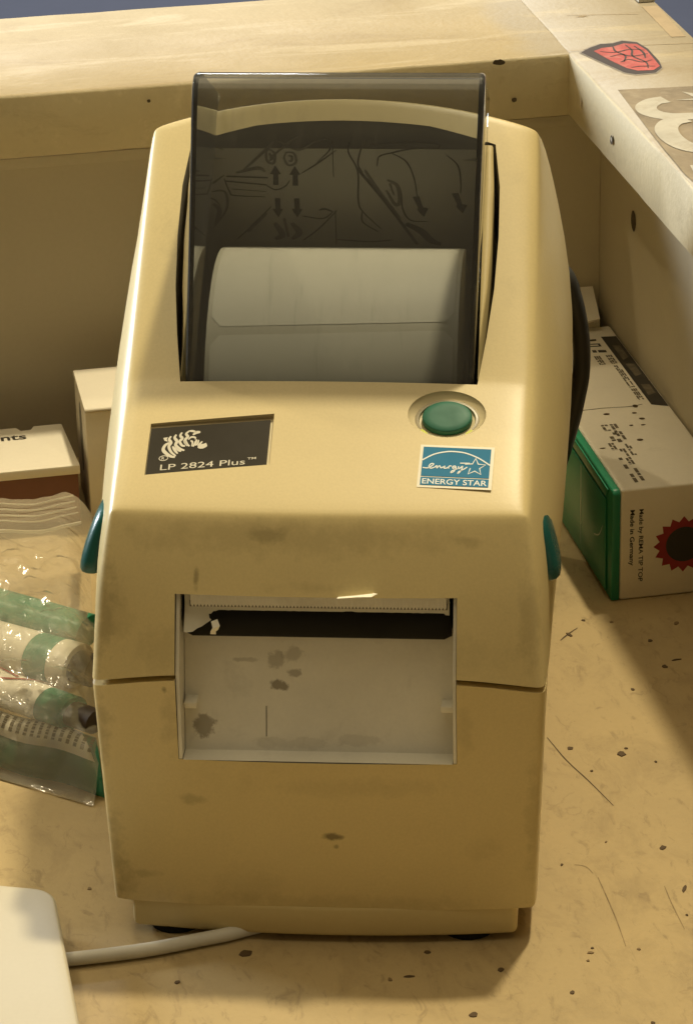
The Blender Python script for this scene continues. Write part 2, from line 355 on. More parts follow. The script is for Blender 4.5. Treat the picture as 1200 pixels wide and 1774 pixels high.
# ================================================================== THE SETTING
floor = mk('floor', [(-15000, -3000, -900), (15000, -3000, -900), (15000, 25000, -900), (-15000, 25000, -900)], [(0, 1, 2, 3)], 'floor'); floor['kind'] = 'structure'
# tabletop, in the counter frame
tab = box('table_top', -420, 146, -230, 292, -22, 0, 'table'); tab.rotation_euler = (0, 0, WAZ); tab['kind'] = 'structure'
def chip(x, y, rx, ry, rot):
    fn = lambda p, q, h: (p, q, h)
    c, s_ = cos(WAZ), sin(WAZ); a, b = x * c + y * s_, -x * s_ + y * c
    n = 9; top = []; 
    for k in range(n):
        t = 2 * pi * k / n; j = random.uniform(0.65, 1.1); px, py = rx * cos(t) * j, ry * sin(t) * j
        top.append((a + px * cos(rot) - py * sin(rot), b + px * sin(rot) + py * cos(rot)))
    v = [(p[0], p[1], 0.0) for p in top] + [(p[0] * .9 + a * .1, p[1] * .9 + b * .1, 0.22) for p in top]
    f = [tuple(range(n)), tuple(range(n, 2 * n))] + [(i, (i + 1) % n, n + (i + 1) % n, n + i) for i in range(n)]
    mk('paint_chip', v, f, random.choice(('chip', 'chip', 'chip_faint')), tab)
CH = [(60.3, 85.9, 1.1, .9), (72.9, 82.5, 1.5, 1.3), (64.9, 74.3, .45, .5), (74.2, 85.4, .6, .4), (81, 78.3, .4, .45), (79.1, 36.9, 1.0, .9), (59.2, -8, 1.0, .45), (59.7, -6.1, .5, .4), (58.4, -11.2, .5, .4),
      (54.1, -23.8, .75, .7), (32.5, -31.6, 1.2, 1.0), (39, -14.3, 1.0, .8), (-17.2, -5.7, 1.9, 1.5), (-31.9, -16.9, .75, .8), (-54.4, 23.1, .6, .6), (70, -6.9, .55, .45), (82.4, 18.2, .5, 1.6), (63.8, 148.7, .6, 1.4), (68.2, 157.1, .7, .5),
      (75.6, 155.8, .6, .5), (92.9, 154.4, 1.0, .9), (85, 144.4, .8, .7), (87.6, 129.3, .9, 1.0), (78.3, 116.7, .6, .6), (14.6, -17.4, .6, .8), (18.8, -16.2, 1.5, .4), (23, -6.5, 1.0, .6), (70.7, -36.1, .6, .7), (91, 133, 1.6, .3), (82, 7, .4, .4), (55, 30, .4, .5), (66, 40, .3, .4)]
for x, y, rx, ry in CH: chip(x, y, rx * .9, ry * 1.15, random.uniform(-.5, .5) - WAZ)
def scratch(pts, w):
    c, s_ = cos(WAZ), sin(WAZ); fl = Flat(lambda p, q, h: (p * c + q * s_, -p * s_ + q * c, 0.06)); fl.stroke(pts, w, taper=True); fl.build('scratch', 'chip' if w > .3 else 'scratch', tab)
scratch([(54.9, 91.8), (59, 80), (64, 69), (69, 57.1)], .34); scratch([(63, 24.2), (64.5, 15), (66, 5), (67.2, -5.6)], .26); scratch([(78, 19.8), (79, 12), (80.9, 1.1)], .22); scratch([(61.3, 145.4), (63.5, 149), (66.3, 152.7)], .5)
scratch([(62, 26), (60.5, 29), (58, 30)], .2)

# wooden ledge that boxes in the tabletop: two planks on thin panels
ZT = 118.0
ledge = thing('counter_ledge', 'worn cream wooden ledge of planks on tan panels boxing in the tabletop', 'ledge', Wp(127, 274, 0), WAZ)
LB = (127, 274, 0)
def plank(name, a0, a1, b0, b1, z0, z1, along, seed):
    """board with slightly worn, uneven arrises"""
    n = 46; v = []; f = []
    rnd = random.Random(seed)
    L0, L1 = (a0, a1) if along == 'a' else (b0, b1)
    C0, C1 = (b0, b1) if along == 'a' else (a0, a1)
    prof = [(C0 + .5, z0), (C0, z0 + .5), (C0, z1 - 1.1), (C0 + .35, z1 - .35), (C0 + 1.1, z1), ((C0 + C1) / 2, z1), (C1 - .9, z1), (C1, z1 - .9), (C1, z0 + .5), (C1 - .5, z0)]
    m = len(prof)
    for i in range(n + 1):
        t = L0 + (L1 - L0) * i / n
        for j, (cc, zz) in enumerate(prof):
            k = mnoise.noise(Vector((t * .11, j * 1.7 + seed * 9, seed))) + .6 * mnoise.noise(Vector((t * .45, j * 2.1, seed)))
            w = .45 if j in (3, 4, 7) else .22
            if j == 5: w = .1
            cz = zz - abs(k) * w * (1 if j in (2, 3, 4, 5, 6, 7) else -1); c2 = cc + k * (.3 if j in (1, 2, 3, 0) else .15)
            v.append((t, c2, cz) if along == 'a' else (c2, t, cz))
    for i in range(n):
        for j in range(m): f.append((i * m + j, i * m + (j + 1) % m, (i + 1) * m + (j + 1) % m, (i + 1) * m + j))
    f += [tuple(range(m)), tuple(range(n * m, (n + 1) * m))]
    o = mk(name, v, f, 'plank', ledge, LB); o.data.materials.append(MT['plank_side'])
    for p in o.data.polygons: p.material_index = 0 if p.normal.z > 0.6 else 1
    set_sharp(o, 48); return o
plank_back = plank('plank', -420, 127.3, 274, 356, 99, ZT, 'a', 1)
plank_side = plank('plank', 127, 167.5, -230, 356, 99.2, ZT + .25, 'b', 2)
# material in the plank uses object coordinates of the ledge: shift so that the colour border falls at a = 114..121
for m_ in ('plank',):
    for nd in list(MT[m_].node_tree.nodes):
        if nd.type == 'MAP_RANGE' and abs(nd.inputs['From Min'].default_value - 0.111) < 1e-6:
            nd.inputs['From Min'].default_value = 0.111 - 0.127; nd.inputs['From Max'].default_value = 0.121 - 0.127
box('batten', -420, 139, 279.5, 290, 94, 97.3, 'panel', ledge, LB, .4)
box('panel', -420, 139.9, 284, 292, .05, 93.95, 'panel', ledge, LB)
box('panel', 140, 146, -230, 292.4, .05, 99, 'panel', ledge, LB)
def disc_on(name, fn, cx, cy, rx, ry, mat, jit=.15, n=14, h=.12):
    v = []; rnd = random.Random(int(cx * 7 + cy))
    for k in range(n):
        t = 2 * pi * k / n; j = 1 + rnd.uniform(-jit, jit); v.append(fn(cx + rx * cos(t) * j, cy + ry * sin(t) * j, h))
    return mk(name, v, [tuple(range(n))], mat, ledge, LB)
onA = lambda y, z, h: (127 - h - .35, y, z); onA2 = lambda y, z, h: (140 - h, y, z); onB = lambda x, z, h: (x, 274 - h - .35, z)
disc_on('screw_hole', onA, 224.2, 106.9, 1.5, 1.35, 'hole'); disc_on('screw', onA, 223.9, 107.3, .7, .6, 'steel', h=.25)
disc_on('knot', onA2, 247, 74.1, 2.6, 3.2, 'hole', .05); disc_on('screw_hole', onB, 110.6, 105.3, .75, .75, 'hole'); disc_on('screw_hole', onB, 2.8, 113.3, .5, .5, 'hole')
disc_on('dent', onA, 258, 107.5, .7, 1.5, 'wood_raw'); disc_on('dent', onB, 21, 102.6, 3.2, .5, 'wood_raw'); disc_on('dent', onB, 106, 117, 1.8, .9, 'hole')
topf = lambda a, b, h: (a, b, ZT + .32 + h)
fl = Flat(topf); fl.poly([(131, 234.2), (166.6, 231), (166.6, 60), (128.2, 60), (128.3, 151), (127.9, 158), (128.2, 167), (129.1, 196)]); pr = fl.build('stencil_patch', 'stencil_brown', ledge, LB)
fl = Flat(topf)
fl.stroke([(141.4, 221.7), (137.5, 220.6), (134.2, 216.5), (134, 211), (137.5, 206.6), (143, 205.2), (160, 203.5)], 6.0, .1)
fl.stroke([(141.5, 203), (137, 201), (133.8, 195), (133.2, 186), (135.4, 178.5), (141, 175.6), (160, 174.5)], 6.4, .2)
fl.stroke([(160, 203.5), (164, 195), (164, 182), (160, 175)], 5.0, .15)
fl.poly([(143.6, 220.6), (150, 220.5), (147.9, 227.6), (152.2, 223.8), (158, 228), (155, 221), (160, 218), (152, 218.4)], .1)
fl.poly([(131.2, 164), (140, 163), (140, 158), (130.6, 158.8)], .1)
lt = fl.build('stencil_letter', 'stencil_white', ledge, LB)
fl = Flat(topf); stk = [(130, 273.2), (134, 277.6), (138.1, 280.6), (141.8, 280.4), (145.4, 282.5), (149.3, 279.6), (150.6, 272), (150.4, 266), (150.2, 258), (149.2, 251.5), (146, 246.9), (139.7, 246.7), (137.2, 249.2), (133.5, 261)]
fl.poly(stk); sk = fl.build('red_sticker', 'sticker_grey', ledge, LB)
cx, cy = 142.3, 263.5
fl = Flat(topf); fl.poly([(cx + (x - cx) * .97 + .1, cy + (y - cy) * .955) for x, y in stk], .05); fl.build('sticker_outline', 'sticker_black', sk, (0, 0, 0)).location = (-127 * S, -274 * S, 0)
fl = Flat(topf); fl.poly([(134.4, 273), (137.5, 275.5), (141, 276), (145, 278.5), (148.6, 277), (149.6, 270), (149.3, 262), (148.9, 253.5), (146, 250), (141.5, 250.5), (139, 254), (136.5, 263)], .1)
o = fl.build('sticker_red', 'red_sticker', sk); o.location = (-127 * S, -274 * S, 0)
fl = Flat(topf)
for p in ([(136, 272), (140, 270), (145, 272), (149, 270)], [(137.5, 266), (141, 267.5), (144, 265), (149, 266.5)], [(139, 260), (142, 262), (145, 258.5), (148.5, 260)], [(141, 276), (140.5, 271), (142, 266), (140, 260)], [(145, 277), (145.4, 271), (144, 265), (146, 258), (145, 252)], [(140.5, 254), (143.5, 254.5), (147.5, 253.5)], [(147.2, 275), (148, 268), (147, 262)]):
    fl.stroke(p, .6, .16, taper=True)
o = fl.build('sticker_lines', 'sticker_black', sk); o.location = (-127 * S, -274 * S, 0)
fl = Flat(topf); fl.poly([(161.3, 316.3), (166.2, 316.2), (164.9, 281.3), (160.6, 281.9)]); fl.build('bare_strip', 'wood_raw', ledge, LB)
box('bracket', 161.4, 166.8, 320.5, 330, ZT + .3, ZT + 1.6, 'steel', ledge, LB, .4)
fl = Flat(topf); fl.stroke([(127.4, 275.5), (140, 275.2), (150, 275.6), (166, 274)], .35, taper=False); fl.build('seam', 'wood_raw', ledge, LB)
fl = Flat(topf); fl.stroke([(136.5, 313), (147, 311), (158, 308.6)], .3); fl.poly([(138.6, 310.5), (140.6, 311.3), (143, 310.8), (141, 310)]); fl.build('seam', 'wood_raw', ledge, LB)

# ================================================================== THE PRINTER
prn = thing('label_printer', 'yellowed beige label printer with smoky clear cover on the worn tabletop', 'printer', (0, 0, 0), YAW)
def shell(name, rows, sides_mid, sides_bot, T0, wts, crs, mat):
    """rows: list of rows of points across (same count), from the front bottom over the top to the rear bottom.
    T0: index of the first and last row that run along the top edge chain; sides close the flanks."""
    nc = len(rows[0]); V = [p for r in rows for p in r]; F = []
    idx = lambda i, j: i * nc + j
    for i in range(len(rows) - 1):
        for j in range(nc - 1): F.append((idx(i, j), idx(i, j + 1), idx(i + 1, j + 1), idx(i + 1, j)))
    return V, F, idx
XS = (1, .68, .38, 0, -.38, -.68, -1)       # columns across, times the half width
def row(hw, y, z, bow=0.0, crown=0.0, drop=0.0):
    out = []
    for t in XS:
        k = 1 - t * t
        out.append((-hw * t, y - bow * k, z + crown * k - drop * (max(0, abs(t) - .62) / .38)))
    return out
def build_shell(name, rows, top_i, bot_i, side_bot, side_mid, wt_rows, wt_side, wt_corner, mat, crease_top=0.0):
    """rows[0] front bottom ... rows[-1] rear bottom; rows[1] front mid, rows[-2] rear mid; the flank joins rows[2..-3] to side_bot via side_mid"""
    nc = len(XS); V = [p for r in rows for p in r]; F = []; W = {}; CR = {}
    idx = lambda i, j: i * nc + j; R = len(rows)
    for i in range(R - 1):
        for j in range(nc - 1): F.append((idx(i, j), idx(i, j + 1), idx(i + 1, j + 1), idx(i + 1, j)))
    tops = list(range(2, R - 2))            # rows of the top chain
    loops = {}
    for sgn, j in ((-1, 0), (1, nc - 1)):
        mids = [idx(1, j)]; bots = [idx(0, j)]
        for (hm, ym, zm), (hb, yb, zb) in zip(side_mid, side_bot):
            V.append((sgn * hm, ym, zm)); mids.append(len(V) - 1)
            V.append((sgn * hb, yb, zb)); bots.append(len(V) - 1)
        mids.append(idx(R - 2, j)); bots.append(idx(R - 1, j))
        tp = [idx(i, j) for i in tops]
        for k in range(len(tp) - 1):
            F.append((tp[k], tp[k + 1], mids[k + 1], mids[k])); F.append((mids[k], mids[k + 1], bots[k + 1], bots[k]))
            W[frozenset((tp[k], tp[k + 1]))] = wt_side
            CR[frozenset((bots[k], bots[k + 1]))] = 1.0; CR[frozenset((tp[k], tp[k + 1]))] = crease_top
        for a, b in ((bots[0], mids[0]), (mids[0], tp[0]), (tp[-1], mids[-1]), (mids[-1], bots[-1])): W[frozenset((a, b))] = wt_corner
        loops[sgn] = bots
    F.append(tuple(idx(0, j) for j in range(nc)) + tuple(loops[1][1:]) + tuple(idx(R - 1, j) for j in range(nc - 2, -1, -1)) + tuple(reversed(loops[-1][1:-1])))
    for j in range(nc - 1):
        CR[frozenset((idx(0, j), idx(0, j + 1)))] = 1.0; CR[frozenset((idx(R - 1, j), idx(R - 1, j + 1)))] = 1.0
        for i in (2, R - 3): CR[frozenset((idx(i, j), idx(i, j + 1)))] = crease_top
        for i, w in wt_rows.items(): W[frozenset((idx(i, j), idx(i, j + 1)))] = w
    o = mk(name, V, F, mat, prn, weights=W, creases=CR)
    bevel(o, 5.0, 2, weight=True); subsurf(o, 2); set_sharp(o, 40); return o
# upper shell
rows = [row(49.5, 0.0, 67.2, 2.4, 0, 3.2), row(48.0, 5.6, 83.0, 2.0), row(45.9, 12.8, 99.6, 1.5), row(45.5, 45.0, 116.7, 0.5, .4), row(45.7, 101.0, 157.4, 0, 7.6),
        row(46.0, 150, 138, 0, 7), row(46.5, 196, 108, 0, 6), row(49, 203, 84), row(50, 206, 64.0)]
upper = build_shell('upper_shell', rows, 2, 6, [(50.2, 34, 64.0), (50.2, 84, 64), (50, 150, 64)], [(53.0, 36, 90), (56.2, 92, 106), (54.5, 152, 98)],
                    {2: .36, 3: .4, 4: .22, 6: 1.0}, .62, .5, 'shell')
# lower shell
rows = [row(47.6, 1.0, 8.6, 2.6), row(48.6, 0.2, 36, 2.5), row(49.5, -0.1, 65.9, 2.4, 0, 3.2), row(49.6, 34, 62.6), row(49.2, 84, 62.6), row(49, 150, 62.6), row(49, 206, 62.6), row(49, 205.5, 36), row(48, 205, 8.6)]
rows[3] = [(p[0], p[1], 62.6) for p in rows[3]]
lower = build_shell('lower_shell', rows, 2, 6, [(47.4, 34, 8.6), (47, 84, 8.6), (47, 150, 8.6)], [(48.4, 34, 36), (48, 84, 36), (48, 150, 36)],
                    {}, .0, .5, 'shell_low', 1.0)
# panel plane: (x, t) -> point; t runs up the slope from the crest
PD = Vector((0, 32.7, 17.2)).normalized(); PN = Vector((0, -PD.z, PD.y)); P0 = Vector((0, 12.3, 99.7))
def panel(x, t, h=0.0):
    p = P0 + PD * t + PN * h; return (x, p.y, p.z)
cutters = []
cutters.append(box('cutter', -30.6, 30.2, -12, 15, 40, 83.2, 'inner'))
plan0 = [(-33.0, 44.9), (33.0, 44.9), (34.7, 54), (36.0, 64), (36.6, 75), (36.5, 86), (35.2, 95), (20, 96.4), (-20, 96.4), (-35.2, 95), (-36.5, 86), (-36.6, 75), (-36.0, 64), (-34.7, 54)]
cutters.append(prism('cutter', [(p[0], p[1] - (0.9 if p[1] < 45 else 0)) for p in plan0], 'z', 70, 220, 'inner'))
SLOT = [(44.0, 33.0), (54, 34.7), (64, 36.0), (75, 36.6), (86, 36.5), (95, 35.2)]
def slot_x(y):
    for (y0, x0), (y1, x1) in zip(SLOT, SLOT[1:]):
        if y <= y1: return x0 + (x1 - x0) * (y - y0) / (y1 - y0)
    return 35.2
def top_z(x, y):
    r = upper.ray_cast(Vector((x * S, y * S, .3)), Vector((0, 0, -1))); return r[1].z / S
for s_ in (-1, 1):                          # lid rails between the clear cover and the flanks
    V = []; F = []; K = 26
    for i in range(K + 1):
        y = 45.6 + 49.2 * i / K; g = .25 + 1.25 * min(1, sin(pi * min(1, i / K * .88 + .06)) * 1.3)
        xo = max(33.25, slot_x(y) - g); zt = top_z(s_ * 34, y)
        for x, z in ((32.95, zt - 22), (32.95, zt - .5), (33.0 + .25 * (xo - 33), zt - .25), (xo - .25, zt - .35), (xo, zt - .8), (xo, zt - 22)): V.append((s_ * x, y, z))
    for i in range(K):
        for k in range(5): F.append((i * 6 + k, i * 6 + k + 1, i * 6 + k + 7, i * 6 + k + 6))
    o_ = mk('lid_rail', V, F, 'shell', prn); set_sharp(o_, 55)
cutters.append(prism('cutter', [(60, 71), (124, 71), (124, 110), (101, 154.6), (60, 130)], 'x', -35, 35, 'inner'))
# badge recess, button dish
bpan = lambda x, t, h=0.0: panel(x, t + .108 * (x + 38.2), h)      # the badge sits a little askew
bx_ = lambda x0, x1, t0, t1, h0, h1: [panel(x, t, h) for h in (h0, h1) for t in (t0, t1) for x in (x0, x1)]
cutters.append(mk('cutter', [bpan(x, t, h) for h in (-1.0, 5) for t in (9.6, 23.9) for x in (-38.4, -11.3)], [(0, 1, 3, 2), (4, 5, 7, 6), (0, 1, 5, 4), (2, 3, 7, 6), (0, 2, 6, 4), (1, 3, 7, 5)], 'recess'))
dv = []; df = []; nu, nv = 40, 14
for i in range(nv + 1):
    ph = pi * i / nv
    for k in range(nu):
        t = 2 * pi * k / nu; dv.append(panel(26.7 + 8.7 * sin(ph) * cos(t), 27.3 + 6.7 * sin(ph) * sin(t), 0.4 - 2.3 * cos(ph)))
for i in range(nv):
    for k in range(nu): df.append((i * nu + k, i * nu + (k + 1) % nu, (i + 1) * nu + (k + 1) % nu, (i + 1) * nu + k))
co_ = mk('cutter', dv, df, 'recess')
bm = bmesh.new(); bm.from_mesh(co_.data); bmesh.ops.remove_doubles(bm, verts=bm.verts[:], dist=1e-6); bmesh.ops.recalc_face_normals(bm, faces=bm.faces[:]); bm.to_mesh(co_.data); bm.free()
cutters.append(co_)
c2 = box('cutter', -30.6, 30.2, -12, 15, 46.0, 90, 'inner')
cut(upper, cutters); cut(lower, [c2])
# base and feet
box('base', -43.2, 43.2, 1.0, 200, 2.6, 9.4, 'base', prn, bv=1.6, seg=3)
bp_ = [(-43.2 * t, 1.2 - 3.0 * (1 - t * t)) for t in [1 - i / 8 for i in range(17)]] + [(43.2, 198), (-43.2, 198)]
bpy.data.objects.remove([o for o in prn.children if o.name.startswith('base')][0])
prism('base', bp_, 'z', 1.5, 9.6, 'base', prn, bv=1.3, seg=3, deg=50)
for x in (-34, 32):
    for y in (6.5, 186): prism('foot', [(x + 6 * cos(k * pi / 9), y + 6 * sin(k * pi / 9)) for k in range(18)], 'z', 0.05, 2.2, 'rubber', prn)
# chute in the front opening
ch = prism('chute', [(-1.9, 46.15), (2.6, 46.35), (8.6, 69.0), (9.6, 73.5), (14.6, 73.5), (14.6, 46.1)], 'x', -29.6, 29.3, 'chute', prn, bv=.25)
prism('chute_cheek', [(-1.5, 46.2), (14.4, 46.2), (14.4, 83), (6, 83), (-.8, 67)], 'x', -30.45, -29.7, 'chute', prn)
prism('chute_cheek', [(-1.5, 46.2), (14.4, 46.2), (14.4, 83), (6, 83), (-.8, 67)], 'x', 29.4, 30.1, 'chute', prn)
for s_ in (-1, 1): box('clip', *sorted((s_ * 29.4, s_ * 26.6)), 2.2, 6.6, 56.6, 58.2, 'chute', prn, bv=.3)
fl = Flat(lambda x, t, h: (x, 2.6 + 6.0 * t / 23.2 - .08, 46.35 + 22.65 * t / 23.2)); fl.stroke([(-11.7, 3.2), (-11.7, 10)], .22, smooth=False); fl.build('chute_seam', 'inner', prn)
# platen roller
rv = [(-29.2, .0), (-29.2, 3.6), (-27.6, 4.4), (27.2, 4.4), (28.8, 3.6), (28.8, 0)]
def lathe_x(name, prof, yc, zc, mat, parent, n=36, deg=40):
    v = []; f = []
    for x, r in prof:
        for k in range(n): v.append((x, yc + max(r, .01) * cos(2 * pi * k / n), zc + max(r, .01) * sin(2 * pi * k / n)))
    for i in range(len(prof) - 1):
        for k in range(n): f.append((i * n + k, i * n + (k + 1) % n, (i + 1) * n + (k + 1) % n, (i + 1) * n + k))
    o = mk(name, v, f, mat, parent); set_sharp(o, deg); return o
lathe_x('platen_roller', rv, 10.2, 75.4, 'rubber', prn)
# tear bar with fine teeth, and the paper behind it
v = []; f = []; nt_ = 74
for i in range(nt_ * 2 + 1):
    x = -27.5 + 55.3 * i / (nt_ * 2); z = 80.1 - (.75 if i % 2 else 0)
    v += [(x, 6.6, 83.0), (x, 6.3, z), (x, 6.9, z), (x, 7.4, 83.0)]
for i in range(nt_ * 2):
    a, b = i * 4, i * 4 + 4
    for k in range(4): f.append((a + k, a + (k + 1) % 4, b + (k + 1) % 4, b + k))
mk('tear_bar', v, f, 'chute', prn)
box('tear_shade_strip', -27.8, 28.0, 7.0, 7.25, 79.15, 80.6, 'inner', prn)  # dark strip standing in for the shadow behind the teeth
v = []; f = []; n = 60
for i in range(n + 1):
    t = i / n; x = -28.9 + 57.3 * t
    lowz = 78.0 + .22 * mnoise.noise(Vector((x * .9, 3, 1))) - (.5 if .60 < t < .64 else 0)
    yb = 6.9
    if x < -21.3: k = min(1, (-21.3 - x) / 6.0); lowz -= 3.5 * k ** .7; yb -= 3.2 * k
    v += [(x, 7.6, 83.4), (x, 7.3, 79.6), (x, yb, lowz), (x, yb + .15, lowz), (x, 7.45, 79.6), (x, 7.75, 83.4)]
for i in range(n):
    for k in range(5): f.append((i * 6 + k, i * 6 + k + 1, i * 6 + 7 + k, i * 6 + 6 + k))
o = mk('backing_strip', v, f, 'liner', prn); set_sharp(o, 60)
fl = Flat(lambda x, z, h: (x, 3.6 + .9 * sin(z * 1.3) - h + (x + 22) * .25, z)); fl.poly([(-22.8, 77.3), (-21.5, 77.6), (-20.9, 76.5), (-21.3, 75.5), (-21.9, 74.8), (-22.0, 73.7), (-23.2, 73.9), (-23.0, 75.0), (-22.4, 76.0)])
o = fl.build('torn_curl', 'paper', prn)
md = o.modifiers.new('t', 'SOLIDIFY'); md.thickness = .12 * S; bake(o)
v = [(4.7, 5.2, 83.2), (12.0, 5.2, 83.9), (13.3, 2.6, 84.9), (12.1, 2.2, 84.3), (9.0, 2.6, 84.0), (4.6, 3.2, 83.3)]
o = mk('paper_scrap', v, [(0, 1, 2, 3, 4, 5)], 'paper', prn); md = o.modifiers.new('t', 'SOLIDIFY'); md.thickness = .12 * S; bake(o)

# latches on the flanks
for s_ in (-1, 1):
    v = []; f = []; prof = []
    for i in range(11):                     # along its length, top to bottom
        t = i / 10; e = (1 - abs(2 * t - 1) ** 5.0) ** .5
        cxx = (48.0 if s_ > 0 else 48.8) + (3.6 if s_ > 0 else 4.6) * t + .5 * sin(pi * t); z = 96.0 - 15.8 * t; w = 1.9 + 3.4 * e * (.55 + .5 * t); d = 6.5 * (.35 + .65 * e)
        for k in range(14):
            a = 2 * pi * k / 14; ca, sa = cos(a), sin(a)
            v.append((s_ * (cxx - 2.2 + w * .62 * (abs(ca) ** .7) * (1 if ca > 0 else -1)), 26.5 + d * (abs(sa) ** .7) * (1 if sa > 0 else -1) - 4 * t, z))
    for i in range(10):
        for k in range(14): f.append((i * 14 + k, i * 14 + (k + 1) % 14, (i + 1) * 14 + (k + 1) % 14, (i + 1) * 14 + k))
    f += [tuple(range(14)), tuple(range(140, 154))]
    o = mk('release_latch', v, f, 'green_latch', prn); bevel(o, .5, 2, angle=50); set_sharp(o, 60)

# badge
bd = mk('model_badge', [bpan(x, t, h) for h in (-.95, -.55) for t in (9.7, 22.9) for x in (-38.25, -12.1)], [(0, 1, 3, 2), (4, 5, 7, 6), (0, 1, 5, 4), (2, 3, 7, 6), (0, 2, 6, 4), (1, 3, 7, 5)], 'badge', prn)
def badge_xy(px, py):                       # position on the badge face from a sketch of 1000 x 410 units
    return (-38.2 + 26.0 * px / 990.0, 22.8 - 13.0 * py / 410.0)
def bfn(px, py, h):
    x, t = badge_xy(px, py); return bpan(x, t, -.49 + h)
def B(x, y):                                # sketch point -> badge units (undo the slant)
    yy = y - 182 + (x - 105) * .053; return (x - 105 + yy * .115, yy)
def Bs(L): return [B(*p) for p in L]
fl = Flat(bfn)
fl.poly(Bs([(203, 268), (242, 262), (232, 282), (243, 303), (214, 294)]))
for p, w in (([(252, 312), (218, 335), (203, 372), (222, 402), (262, 432), (300, 443)], 26), ([(268, 254), (252, 282), (268, 312), (250, 345), (266, 392), (306, 432)], 23), ([(280, 345), (298, 378), (322, 412)], 20),
             ([(312, 240), (298, 268), (316, 300), (306, 335), (340, 368), (378, 384)], 24), ([(300, 352), (330, 382), (352, 392)], 15), ([(360, 222), (345, 250), (362, 276), (340, 302), (358, 338), (384, 346)], 22), ([(372, 292), (384, 318), (402, 345)], 14),
             ([(420, 210), (394, 236), (408, 262), (386, 288), (398, 322), (420, 348)], 22), ([(418, 210), (450, 212), (480, 222)], 17), ([(512, 222), (478, 226), (450, 246)], 24), ([(412, 288), (436, 266), (468, 270), (470, 288)], 15), ([(430, 296), (446, 312), (440, 350)], 15),
             ([(482, 288), (470, 318), (450, 352)], 20), ([(498, 292), (490, 322), (470, 342)], 15), ([(528, 306), (510, 326), (488, 344)], 16)):
    fl.stroke(Bs(p), w, taper=True)
fl.ellipse(*B(528, 350), 40, 21, rot=-.12); fl.poly(Bs([(488, 362), (520, 335), (560, 320), (568, 350), (530, 372)]), .01)
fl.build('zebra_mark', 'print_white', bd)
fl = Flat(bfn); rc = B(205, 449)
fl.stroke([(rc[0] + 36 * cos(k * pi / 10), rc[1] + 21 * sin(k * pi / 10)) for k in range(21)], 6); fl.build('registered_ring', 'print_white', bd)
bfu = lambda x, t, h: bpan(x, t, -.49 + h)
rx_, rt_ = badge_xy(rc[0] - 15, rc[1] + 12); text_flat('registered_letter', 'R', bfu, rx_, rt_, .78, 'print_white', bd, bold=.01)
tx, tt = badge_xy(*B(175, 556)); text_flat('model_lettering', 'LP 2824 Plus', bfu, tx, tt, 1.62, 'print_white', bd, width=18.4)
tx, tt = badge_xy(*B(897, 478)); text_flat('trademark_lettering', 'TM', bfu, tx, tt, .6, 'print_white', bd, width=1.9, bold=.01)

# feed button
def ell_lathe(name, prof, mat, cx_=26.7, ct=26.6, n=40, k2=.80):
    v = []; f = []
    for r, h in prof:
        for k in range(n): v.append(panel(cx_ + r * cos(2 * pi * k / n), ct + r * k2 * sin(2 * pi * k / n), h))
    for i in range(len(prof) - 1):
        for k in range(n): f.append((i * n + k, i * n + (k + 1) % n, (i + 1) * n + (k + 1) % n, (i + 1) * n + k))
    f.append(tuple(range(n))); f.append(tuple(range((len(prof) - 1) * n, len(prof) * n)))
    o = mk(name, v, f, mat, prn); set_sharp(o, 50); return o
ell_lathe('light_ring', [(7.3, -2.4), (7.3, -1.0), (7.0, -.75), (6.3, -.75), (6.1, -1.2), (6.1, -2.4)], 'ring')
btn = ell_lathe('feed_button', [(5.5, -2.2), (5.5, -.3), (5.4, .05), (5.1, .25), (3.6, .36), (1.5, .42)], 'green_btn', 26.7, 26.8)
for a0 in (222, 318):
    fl = Flat(lambda x, t, h: panel(x, t, -.7 + h)); fl.stroke([(26.7 + 6.65 * cos(radians(a0 + d_)), 26.6 + .80 * 6.65 * sin(radians(a0 + d_))) for d_ in (-9, -4, 0, 4, 9)], .6, taper=True); fl.build('status_light', 'led', prn)

# energy label
def efn(x, t, h):                           # u right, v up, in the sticker's plane (16.1 x 10.6)
    c_, s__ = cos(radians(-2.2)), sin(radians(-2.2)); return panel(20.95 + x * c_ - t * s__, 6.9 + x * s__ + t * c_ * 1.12, .12 + h)
fl = Flat(efn); fl.poly([(0, 0), (16.1, 0), (16.1, 10.5), (0, 10.5)]); es = fl.build('energy_label', 'sticker_white', prn); es.data.materials[0] = MT['sticker_white']
md = es.modifiers.new('t', 'SOLIDIFY'); md.thickness = .14 * S; md.offset = -1; bake(es)
fl = Flat(efn); fl.poly([(.65, 2.75), (15.4, 2.75), (15.4, 9.95), (.65, 9.95)], .22); fl.poly([(.65, .55), (15.4, .55), (15.4, 2.5), (.65, 2.5)], .22); fl.build('label_blue', 'sticker_blue', es)
fl = Flat(efn)
fl.stroke([(.65, 6.6), (3.0, 8.1), (5.5, 8.85), (7.5, 9.0), (10, 8.7), (12.8, 7.6), (15.4, 5.95)], .30, .27)
sx, sy = 12.2, 5.35; st = []
for k in range(10):
    r = 2.35 if k % 2 == 0 else 1.05; a = radians(90 + 36 * k); st.append((sx + r * cos(a), sy + r * .92 * sin(a)))
fl.stroke(st[:2] and [st[2], st[1], st[0], st[9], st[8], st[7], st[6], st[5], st[4], st[3]], .26, .27, smooth=False)
